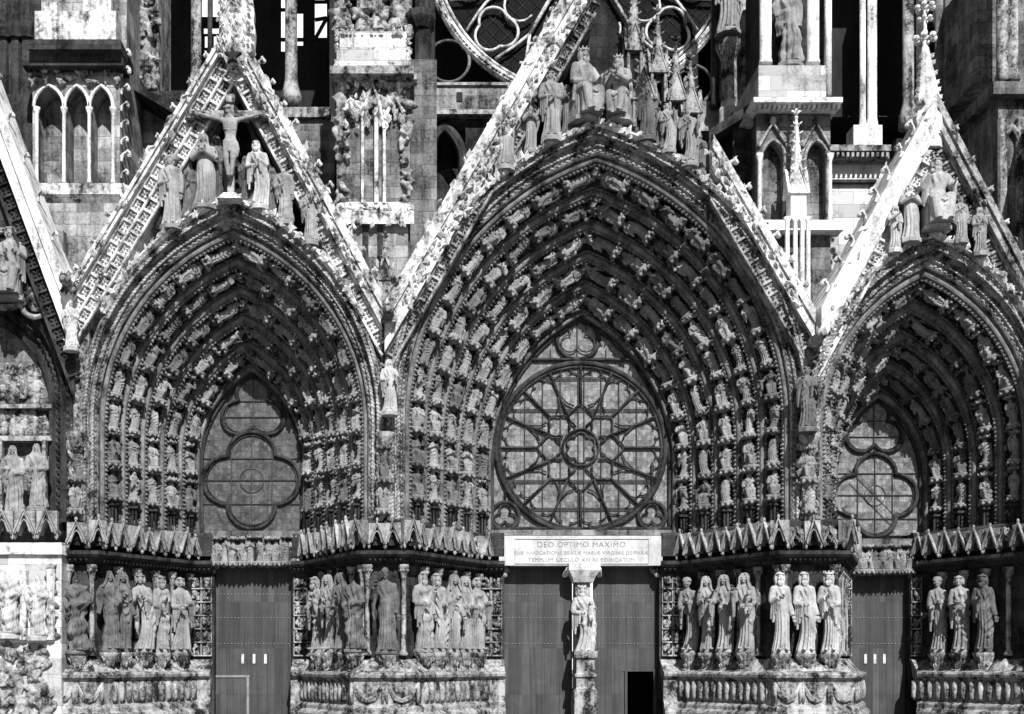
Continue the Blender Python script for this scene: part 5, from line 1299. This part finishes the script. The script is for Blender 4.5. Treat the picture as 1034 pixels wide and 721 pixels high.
for px in (337, 764, 925): 
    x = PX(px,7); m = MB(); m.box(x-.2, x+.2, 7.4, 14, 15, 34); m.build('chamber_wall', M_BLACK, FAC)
# gallery parapet under the rose
m = MB(); m.pbox(424,560,86,110,5.4,6.0); m.build('parapet', M_ASHLAR, FAC)
m = MB(); m.pbox(424,560,110.4,115,5.1,6.6); m.pbox(424,560,83,85.7,5.3,6.1); m.build('string_course', M_CARVE, FAC)
m = MB(); m.pbox(461,467,93,102,5.36,5.39); m.build('drain_slot', M_BLACK, FAC)
m = MB(); m.pbox(640,762,102,132,5.6,6.2); m.build('parapet', M_ASHLAR, FAC)
m = MB(); m.tube(Yp(lancet(PX(430,5.6),PX(468,5.6),PZ(190,5.6),PZ(165,5.6),PZ(128,5.6)),5.6), .2, 8); m.pbox(470,500,118,300,5.5,6.5); m.build('blind_arch', M_SOOTSHADE, FAC)
# rose window
Yr = 7.6; s = sc(Yr); rc = (PX(588,Yr), PZ(-58,Yr)); Rr = 157/s
rose = MB(); rose.add([(rc[0],Yr+.3,rc[1])]+[(x,Yr+.3,z) for x,z in ringpts(rc[0],rc[1],Rr,64)], [(0,1+i,1+(i+1) % 64) for i in range(64)])
rw = rose.build('rose_window', M_GLASSD, FAC)
m = MB(); m.tube(Yp(ringpts(rc[0],rc[1],Rr,80),Yr), .19, 9, closed=True); m.tube(Yp(ringpts(rc[0],rc[1],Rr-.30,80),Yr+.08), .06, 7, closed=True)
for k in range(300): t = rnd.uniform(PI,2*PI); m.leaf((rc[0]+Rr*math.cos(t),Yr-.17,rc[1]+Rr*math.sin(t)), (-math.sin(t),0,math.cos(t)), (0,-1,0), rnd.uniform(.06,.13))
m.build('rim', M_ROUGH, rw)
m = MB(); Rm = Rr-.34
for k in range(12):
    a = -PI/2 + (k+.5)*PI/6; ca, sa = math.cos(a), math.sin(a)
    c = (rc[0]+(Rm-.98)*ca, rc[1]+(Rm-.98)*sa); m.tube(Yp(multifoil(c[0],c[1],.34,.58,3,a),Yr+.05), .06, 6, closed=True)
    for q in (-1,1):
        e = a+q*PI/12
        m.tube(Yp([(rc[0]+(Rm-1.7)*math.cos(e),rc[1]+(Rm-1.7)*math.sin(e)),(rc[0]+(Rm-.9)*math.cos(a+q*.20),rc[1]+(Rm-.9)*math.sin(a+q*.20)),(rc[0]+(Rm-.1)*math.cos(a+q*.14),rc[1]+(Rm-.1)*math.sin(a+q*.14))],Yr+.05), .06, 6)
    e = a+PI/12; m.tube(Yp([(rc[0]+1.2*math.cos(e),rc[1]+1.2*math.sin(e)),(rc[0]+(Rm-1.7)*math.cos(e),rc[1]+(Rm-1.7)*math.sin(e))],Yr+.05), .08, 7)
    c = (rc[0]+(Rm-2.35)*ca, rc[1]+(Rm-2.35)*sa); m.tube(Yp([(c[0]+.62*math.cos(a+t),c[1]+.62*math.sin(a+t)) for t in np.linspace(-1.7,1.7,12)],Yr+.05), .05, 6)
m.build('tracery', M_ROUGH, rw, True)
ln = []
for k in range(-14,15):
    for sg in (-1,1):
        d = k*.42; hw = math.sqrt(max(0,Rm*Rm-d*d)); ux, uz = .707, .707*sg
        ln.append(((rc[0]-uz*d-ux*hw, rc[1]+ux*d-uz*hw),(rc[0]-uz*d+ux*hw, rc[1]+ux*d+uz*hw)))
bars(rw, ln, .010, Yr+.26, 'lead_lattice', M_SOOTSHADEW)
for px, py, r in ((453,62,21),(699,86,20)):
    c = (PX(px,Yr), PZ(py,Yr)); m = MB(); m.tube(Yp(ringpts(c[0],c[1],r/s,36),Yr), .07, 6, closed=True); o = m.build('oculus', M_GREY, FAC, True)
# wall shafts right of the rose
for px, r, mt in ((722,.16,M_SOOTSHADE),(728,.10,M_GREY),(746,.12,M_GREY),(752,.2,M_CARVE),(760,.2,M_CARVE)):
    m = MB(); p = P(px,108,5.2); m.lathe([(r*1.5,0),(r,.3),(r,7)], tuple(p), 9); m.build('column', mt, FAC, True)
m = MB(); p = P(736,112,4.6); m.lathe([(.42,-.6),(.42,0),(.34,.1),(.30,.5),(.28,1.9),(.34,2.0),(.46,2.3),(.5,2.42),(.5,2.55)], tuple(p), 8, PI/8); m.build('statue_pedestal', M_CARVE, FAC)
# ================================================================== statues: (group, label, x, y, z, height, turn, style, material)
S = []
def jamb(key, seg, s, off):
    a, b = PIERS[key][seg], PIERS[key][seg+1]
    if key in 'B' and seg == 1 or key in 'D' and seg == 1 or (key == 'A' and seg == 1) or (key == 'B' and seg == 3) or (key == 'C' and seg in (1,3)): pass
    outer, inner = (a, b) if a[1] < b[1] else (b, a)
    dx, dy = inner[0]-outer[0], inner[1]-outer[1]; L = math.hypot(dx,dy); dx /= L; dy /= L
    n = (dy,-dx) if dx > 0 else (-dy, dx)
    if n[1] > 0: n = (-n[0],-n[1])
    return outer[0]+dx*s+n[0]*off, outer[1]+dy*s+n[1]*off, n
def js(key, seg, s, label, group, H=2.66, off=.46, z=3.42, mat=None, turnk=.55, dturn=0, **st):
    x, y, n = jamb(key, seg, s, off); S.append(dict(label=label, group=group, p=(x,y,z), H=H, rz=math.atan2(n[0],-n[1])*turnk+dturn, st=st, mat=mat or M_STAT, corbel=PIER[key]))
gLL = 'statues left of the left door'; gLR = 'statues right of the left door'; gCL = 'statues left of the double doors'; gCR = 'statues right of the double doors'; gRR = 'statues right of the right door'; gP = 'statues on the pier fronts'
def ps(key, x, label, y=-.05, H=2.66, z=3.36, mat=None, rz=0, group=gP, **st):
    S.append(dict(label=label, group=group, p=(x,y,z), H=H, rz=rz, st=st, mat=mat or M_STAT, corbel=PIER[key]))
ps('A', -11.72, 'shapeless eroded statue in lumps, on the pier front left of the left door', la='belly', ra='belly', erode=1.6, headless=True, mat=M_STATD, wide=1.35)
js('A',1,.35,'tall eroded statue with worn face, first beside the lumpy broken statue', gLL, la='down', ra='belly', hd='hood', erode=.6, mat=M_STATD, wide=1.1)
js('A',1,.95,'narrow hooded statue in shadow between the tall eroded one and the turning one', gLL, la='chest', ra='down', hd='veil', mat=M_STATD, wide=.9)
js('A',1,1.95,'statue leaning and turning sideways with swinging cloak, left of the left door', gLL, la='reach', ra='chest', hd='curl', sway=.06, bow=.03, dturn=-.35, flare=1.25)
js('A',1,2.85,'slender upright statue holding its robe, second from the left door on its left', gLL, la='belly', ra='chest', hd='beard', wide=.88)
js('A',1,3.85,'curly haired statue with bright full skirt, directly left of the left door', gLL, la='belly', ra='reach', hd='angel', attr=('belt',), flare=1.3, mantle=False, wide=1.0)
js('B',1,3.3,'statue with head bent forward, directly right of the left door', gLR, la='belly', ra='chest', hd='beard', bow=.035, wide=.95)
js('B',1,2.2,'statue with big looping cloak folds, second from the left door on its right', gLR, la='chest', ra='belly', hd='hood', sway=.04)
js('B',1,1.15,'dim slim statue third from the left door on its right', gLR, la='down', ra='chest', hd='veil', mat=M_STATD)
js('B',1,.05,'wide weather-eaten faceless statue on the corner, right of the left door', gLR, la='belly', ra='belly', erode=1.0, headless=True, wide=1.3, mat=M_STATD, H=2.62)
ps('B', -1.33, 'flattened worn headed statue alone on the broad pier front between left door and double doors', la='bless', ra='down', hd='cap', erode=.45, wide=1.2, mat=M_STATD, H=2.78)
js('B',3,.55,'stout bearded statue farthest from the double doors on their left', gCL, la='belly', ra='down', hd='beard', wide=1.15, erode=.25)
js('B',3,1.5,'statue with deeply swept crossing cloak, left of the double doors', gCL, la='bless', ra='belly', hd='beard', sway=.05)
js('B',3,2.45,'bowing slim statue third of five left of the double doors', gCL, la='chest', ra='down', hd='veil', bow=.03, wide=.9)
js('B',3,3.3,'statue in long straight pleats with crossed hands, left of the double doors', gCL, la='belly', ra='belly', hd='hood', mantle=False, wide=.95)
js('B',3,4.15,'statue with short thick curly hair, nearest the double doors on their left', gCL, la='belly', ra='reach', hd='curl', wide=.95)
S.append(dict(label='statue of a veiled mother carrying a child, on the post between the double doors', group=None, p=(xm,3.95,zf), H=2.42, rz=0, st=dict(la='belly', ra='down', hd='crown', attr=('child',), sway=.05), mat=M_STATP, corbel=None))
js('C',1,4.1,'statue with gathered apron fold, nearest the double doors on their right', gCR, la='belly', ra='chest', hd='cap', sway=.05, wide=.95)
js('C',1,3.2,'slim hooded statue in profile, second from the double doors on their right', gCR, la='chest', ra='belly', hd='veil', wide=.85, dturn=.45)
js('C',1,2.3,'broad veiled statue facing front with spread cloak, third from the double doors on their right', gCR, la='reach', ra='belly', hd='hood', wide=1.08)
js('C',1,1.3,'hooded statue holding a small child low in front, right of the double doors', gCR, la='bless', ra='belly', hd='hood', attr=('child',), wide=1.12)
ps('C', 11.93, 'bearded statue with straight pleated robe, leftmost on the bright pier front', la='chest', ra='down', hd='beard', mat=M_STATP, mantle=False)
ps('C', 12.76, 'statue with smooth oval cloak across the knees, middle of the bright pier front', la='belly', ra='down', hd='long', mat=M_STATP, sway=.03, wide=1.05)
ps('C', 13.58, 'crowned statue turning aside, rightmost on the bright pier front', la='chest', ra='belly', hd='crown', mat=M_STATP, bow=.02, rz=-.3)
js('D',1,3.6,'statue with folded arms, nearest the right door on its right', gRR, la='belly', ra='chest', hd='cap', wide=.95)
js('D',1,2.7,'statue holding a bowl at the waist, in half shade right of the right door', gRR, la='belly', ra='belly', hd='curl', attr=('bowl',))
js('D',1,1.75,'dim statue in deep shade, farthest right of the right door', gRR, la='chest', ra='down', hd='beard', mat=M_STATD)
def at(px, pyfoot, Y, hpx, label, group=None, mat=None, rz=0, base=True, **st):
    p = P(px, pyfoot, Y); S.append(dict(label=label, group=group, p=tuple(p), H=hpx/sc(Y)/(.80 if st.get('seat') else 1.0), rz=rz, st=st, mat=mat or M_STAT, corbel=None, base=base))
# far left
at(10, 640, -.75, 66, 'eroded stump of a niche statue at the left edge on the bright block', 'niche statues on the white corner block', erode=1.2, headless=True, la='belly', ra='belly', mantle=False, mat=M_STATP)
at(38, 642, -.75, 62, 'eroded niche statue on the bright block left of the lumpy broken statue', 'niche statues on the white corner block', erode=.9, hd='hood', la='belly', ra='chest', mantle=False, mat=M_STATP)
at(11, 300, .15, 72, 'seated curly statue inside the large stone ring at the left edge', None, hd='angel', la='chest', ra='reach', seat=True)
at(14, 520, .2, 70, 'worn relief saint in left panel above the white corner block', 'panel figures above the corner block', hd='hood', la='chest', ra='belly', erode=.5, mantle=False)
at(38, 512, .2, 64, 'worn relief saint in right panel above the white corner block', 'panel figures above the corner block', hd='veil', la='belly', ra='belly', erode=.5, mantle=False)
# between the portals
gV = 'statues standing high between two portals'
at(72, 350, -.35, 46, 'cracked statue high between blind portal and left portal', gV, mat=M_STATP, hd='cap', la='chest', ra='chest', erode=.5)
at(393.5, 415, -.35, 52, 'white statue beneath dark gargoyle, high between left and central portals', gV, mat=M_STATP, hd='hood', la='belly', ra='reach', mantle=False)
at(815, 432, -.35, 62, 'dark robed musician statue high between central and right portals', gV, mat=M_STATD, hd='curl', la='bless', ra='reach', attr=('harp',))
# left gable: crucifixion
gG = 'crucifixion group in the left gable'
at(206, 206, -0.10, 66, 'robed mourner close left of the crucifix', gG, hd='veil', la='pray', ra='pray', wide=1.1)
at(219, 202, 0.15, 60, 'half hidden mourner between robed mourner and crucifix', gG, hd='hood', la='chest', ra='belly', wide=.85, mat=M_STATD)
at(172, 222, -0.15, 60, 'standing figure with heavy sack-like headdress at the left end of the crucifixion', gG, hd='curl', la='belly', ra='down', attr=('sack',))
at(261, 214, -0.15, 66, 'bright stooping figure just right of the crucifix', gG, hd='long', la='belly', ra='chest', bow=.05, sway=.05, mat=M_STATP)
at(287, 232, -0.15, 62, 'headless standing figure right of the stooping one in the left gable', gG, headless=True, la='belly', ra='down', erode=.4)
at(313, 255, -0.20, 58, 'lowest right-hand figure of the crucifixion, by the gable foot', gG, hd='hood', la='chest', ra='down', erode=.4)
# central gable: coronation
gK = 'coronation group in the central gable'
at(590, 112, -0.20, 72, 'seated figure reaching out to crown the other, left of the pair atop central gable', gK, seat=True, hd='crown', la='belly', ra='reach', rz=.5)
at(627, 112, -0.20, 62, 'seated bowed figure being crowned, right of the pair atop the central gable', gK, seat=True, hd='crown', la='pray', ra='pray', bow=.05, rz=-.5)
at(557, 142, -0.20, 66, 'upright winged angel with long gown, left of the crowned pair', gK, hd='angel', la='belly', ra='belly', mantle=False, attr=('wings',))
at(536, 158, -0.20, 48, 'small kneeling angel between the gowned angel and the lowest left angel', gK, hd='angel', la='pray', ra='pray', attr=('wings',))
at(510, 174, -0.20, 66, 'lowest left angel in pale full robe beside the bright gable slope', gK, hd='angel', la='belly', ra='chest', flare=1.2, attr=('wings',))
at(654, 150, -0.20, 66, 'shaded standing angel in long gown, right of the crowned pair', gK, hd='angel', la='chest', ra='down', mantle=False, attr=('wings',), mat=M_STATD)
at(676, 166, -0.20, 50, 'bent angel below the canopies, second from the right in the central gable', gK, hd='angel', la='belly', ra='bless', sway=.06, attr=('wings',))
at(697, 184, -0.20, 60, 'lowest right angel with curved dark wing beside the broken gable slope', gK, hd='angel', la='chest', ra='reach', sway=.06, attr=('wings',))
# right gable: last judgement
gJ = 'judgement group in the right gable'
at(944, 246, -0.20, 70, 'large enthroned statue at the centre of the right gable', gJ, seat=True, hd='beard', la='bless', ra='reach', mat=M_STATP)
at(918, 252, -0.17, 58, 'statue leaning on a pedestal just left of the enthroned one', gJ, hd='curl', la='pray', ra='pray', wide=1.15, mat=M_STATP)
at(902, 270, -0.17, 46, 'lowest left statue of the right gable, stooping', gJ, hd='veil', la='pray', ra='belly', bow=.05, mat=M_STATP)
at(969, 250, -0.17, 46, 'slim statue just right of the enthroned one', gJ, hd='angel', la='chest', ra='down')
at(988, 272, -0.17, 48, 'lowest right statue of the right gable', gJ, hd='veil', la='belly', ra='chest')
# upper niches
at(735, 32, 4.4, 78, 'tall robed statue on a round pedestal right of the rose window', None, hd='beard', la='chest', ra='down')
at(797, 66, 2.0, 84, 'crumbling statue between the two white columns of the right buttress', None, hd='hood', la='belly', ra='down', erode=.7)

for px, py, h, lab, hd, la in ((522,165,40,'small dark angel squeezed between the lowest left angel and the kneeling one','angel','belly'),(574,132,44,'small attendant at the knees of the crowning figure','hood','pray'),(608,122,36,'small figure sitting low between the crowned pair','veil','pray'),(640,136,44,'small attendant behind the bowed crowned figure','hood','chest'),(666,158,44,'small angel between the shaded angel and the bent angel','angel','belly'),(708,196,46,'last small angel at the broken end of the right slope','angel','chest')):
    at(px, py, .05, h, lab, gK, hd=hd, la=la, ra='chest', mat=M_STATD, mantle=False)
for px, py, h, lab in ((230,206,46,'small shadowed figure at the foot of the crucifix, on its left'),(248,206,46,'small shadowed figure at the foot of the crucifix, on its right'),(190,214,50,'dark figure between the sack-headed one and the robed mourner'),(275,224,52,'dark figure between the stooping one and the headless one')):
    at(px, py, .1, h, lab, gG, hd='hood', la='chest', ra='belly', mat=M_STATD, mantle=False)
for s in S:                                                  # the gable groups stand on the leafy crests
    A = {gG: AL, gK: AC, gJ: AR}.get(s['group'])
    if A is not None:
        cv = A.curve(-.30, na=40); x, y, z = s['p']; y += -.10 if s['group'] == gJ else .16; s['st'].setdefault('mantle', False); z2 = float(np.interp(x, [c[0] for c in cv if c[1] > A.zs0], [c[1] for c in cv if c[1] > A.zs0]))+.10
        s['H'] *= 1.1*max(.85, min(1.12, (z+s['H']-z2)/s['H'])) if not s['st'].get('seat') else 1.0; s['p'] = (x, y, z2 if not s['st'].get('seat') else max(z2, z-.2))
for i, s in enumerate(S):
    if s['corbel'] is not None or 'zf' in s: s['st']['wide'] = s['st'].get('wide',1)*.70
    if s['st'].get('erode',0) > .3: s['st']['mantle'] = False
    mb, fine = figure(500+i, **s['st']); J.add(('s',i), mb, fine, s['H'], vox=.0060 if s['H'] > 2.2 else .0085, erode=s['st'].get('erode',0))
mb, fine = nude(); J.add('christ', mb, fine, 2.5, vox=.009)
G_ = MB()
G_.tube([(0,0,0),(0,-.5,.05),(0,-.95,.10)], [.26,.22,.17], 10); G_.ell((0,-1.05,.14), (.2,.24,.2), 10, 8); G_.tube([(0,-1.2,.12),(0,-1.38,.08)], [.12,.08], 8)
for sx in (-1,1): G_.ell((sx*.13,-1.0,.32), (.05,.05,.11), 7, 5); wing(G_, sx, .25, .25, .4); G_.tube([(sx*.17,-.5,0),(sx*.2,-.75,-.16),(sx*.14,-.85,-.2)], [.09,.07,.05], 7)
J.add('gargoyle', G_, None, 1.0, vox=.022)
FM = J.run()
for key, root, name, mat in LUMPS: link(name, FM[key], mat, root)
for i, s in enumerate(S):
    root = thing('statue', s['label'], 'statue', s['p'], s['group'], s['rz'])
    f = link('figure', FM[('s',i)], s['mat'], root, world=False)
    H = s['H']; b = MB(); w = .15*H*s['st'].get('wide',1)
    b.lathe([(w*1.12,-.16 if s['corbel'] is None else -.10),(w*1.12,-.03),(w*.98,.012)], (0,0,0), 8, PI/8)
    b.build('plinth', s['mat'], root, world=False)
    if s['corbel'] is not None:
        r = s['corbel']; x, y, z = s['p']
        o = link('corbel', CORBEL, M_CARVE, r, M=Matrix.Translation((x, y+.02, z-.105)))
# crucifix
cr = thing('crucifix', 'large stone crucifix standing on the tip of the left arch', 'crucifix', (AL.xc+.02, -.36, AL.za0+.40), gG)
b = MB(); z0 = 0
b.box(-.11,.11,.12,.32,-.1,3.4); b.box(-1.5,1.5,.10,.34,2.6,2.84); b.build('cross', M_CARVE, cr, world=False)
f = link('figure', FM['christ'], M_STAT, cr, world=False, M=Matrix.Translation((0,0,.5)))
b = MB(); b.box(-.15,.15,.05,.12,3.1,3.32); b.build('title_board', M_CARVE, cr, world=False)
b = MB(); b.loft([[(-.42,-.2,-.2),(.42,-.2,-.2),(.42,.5,-.2),(-.42,.5,-.2)],[(-.2,-.1,.02),(.2,-.1,.02),(.2,.35,.02),(-.2,.35,.02)]]); b.build('plinth', M_ROUGH, cr, world=False)
for px, py, lab in ((393,326,'winged gargoyle jutting over the white statue between left and central portals'),(75,296,'winged gargoyle jutting out where the blind portal meets the left portal'),(819,350,'winged gargoyle jutting out above the musician statue')):
    p = P(px,py,.3); o = link('gargoyle', FM['gargoyle'], M_CARVE); o.location = p; tag(o, lab, 'gargoyle', 'gargoyles between the portals')
# ================================================================== ground, light, camera
m = MB(); m.add([(-400,-400,0),(400,-400,0),(400,400,0),(-400,400,0)], [(0,1,2,3)])
o = m.build('pavement', M_PAVE); tag(o, kind='structure')
m = MB()
for k in range(3): m.box(-22, 27, -3.6+.8*k, 6, .01+.15*k-.14, .004+.15*(k+1)-.002)
o = m.build('steps', M_GREY); tag(o, kind='structure')

w = bpy.data.worlds.new('World'); scene.world = w; w.use_nodes = True; nt = w.node_tree; L = nt.links.new
SUN_EL, SUN_AZ = 41, 12
sky = nt.nodes.new('ShaderNodeTexSky'); sky.sky_type = 'NISHITA'; sky.sun_disc = False
sky.sun_elevation = R(SUN_EL); sky.sun_rotation = R(180-SUN_AZ)
bw = nt.nodes.new('ShaderNodeRGBToBW'); L(sky.outputs[0], bw.inputs[0]); 
# added brightness in the sky behind the church, so the openings show white
tcw = nt.nodes.new('ShaderNodeTexCoord'); sx = nt.nodes.new('ShaderNodeSeparateXYZ'); L(tcw.outputs['Generated'], sx.inputs[0])
nz = nt.nodes.new('ShaderNodeTexNoise'); nz.inputs['Scale'].default_value = 3.0; nz.inputs['Detail'].default_value = 6.0; L(tcw.outputs['Generated'], nz.inputs['Vector'])
mr = nt.nodes.new('ShaderNodeMapRange'); mr.interpolation_type = 'SMOOTHSTEP'; mr.inputs['From Min'].default_value = .35; mr.inputs['From Max'].default_value = .8; L(sx.outputs[1], mr.inputs['Value'])
cl = mathn(nt, 'MULTIPLY', mr.outputs[0], mathn(nt, 'ADD', nz.outputs['Fac'], .5))
L(mathn(nt, 'ADD', bw.outputs[0], mathn(nt, 'MULTIPLY', cl, 15.0)), nt.nodes['Background'].inputs['Color'])
nt.nodes['Background'].inputs['Strength'].default_value = .05
sl = bpy.data.lights.new('sun', 'SUN'); sl.energy = 5.0; sl.angle = R(.5); sl.color = (1,1,1)
so = bpy.data.objects.new('sun', sl); COL.objects.link(so); so.location = (20,-40,40)
d = Vector((math.sin(R(SUN_AZ))*math.cos(R(SUN_EL)), -math.cos(R(SUN_AZ))*math.cos(R(SUN_EL)), math.sin(R(SUN_EL))))
so.rotation_euler = (-d).to_track_quat('-Z','Y').to_euler()
cam = bpy.data.cameras.new('camera'); co = bpy.data.objects.new('camera', cam); COL.objects.link(co)
co.location = (0, -D0, CZ); co.rotation_euler = (PI/2, 0, 0)
cam.sensor_width = 36; cam.lens = 36*D0/(1034/30.0); cam.shift_x = (517-430)/1034; cam.shift_y = (668-360.5)/1034
cam.clip_end = 2000; scene.camera = co
scene.view_settings.view_transform = 'Standard'; scene.view_settings.look = 'None'; scene.view_settings.gamma = 1; scene.view_settings.exposure = .6
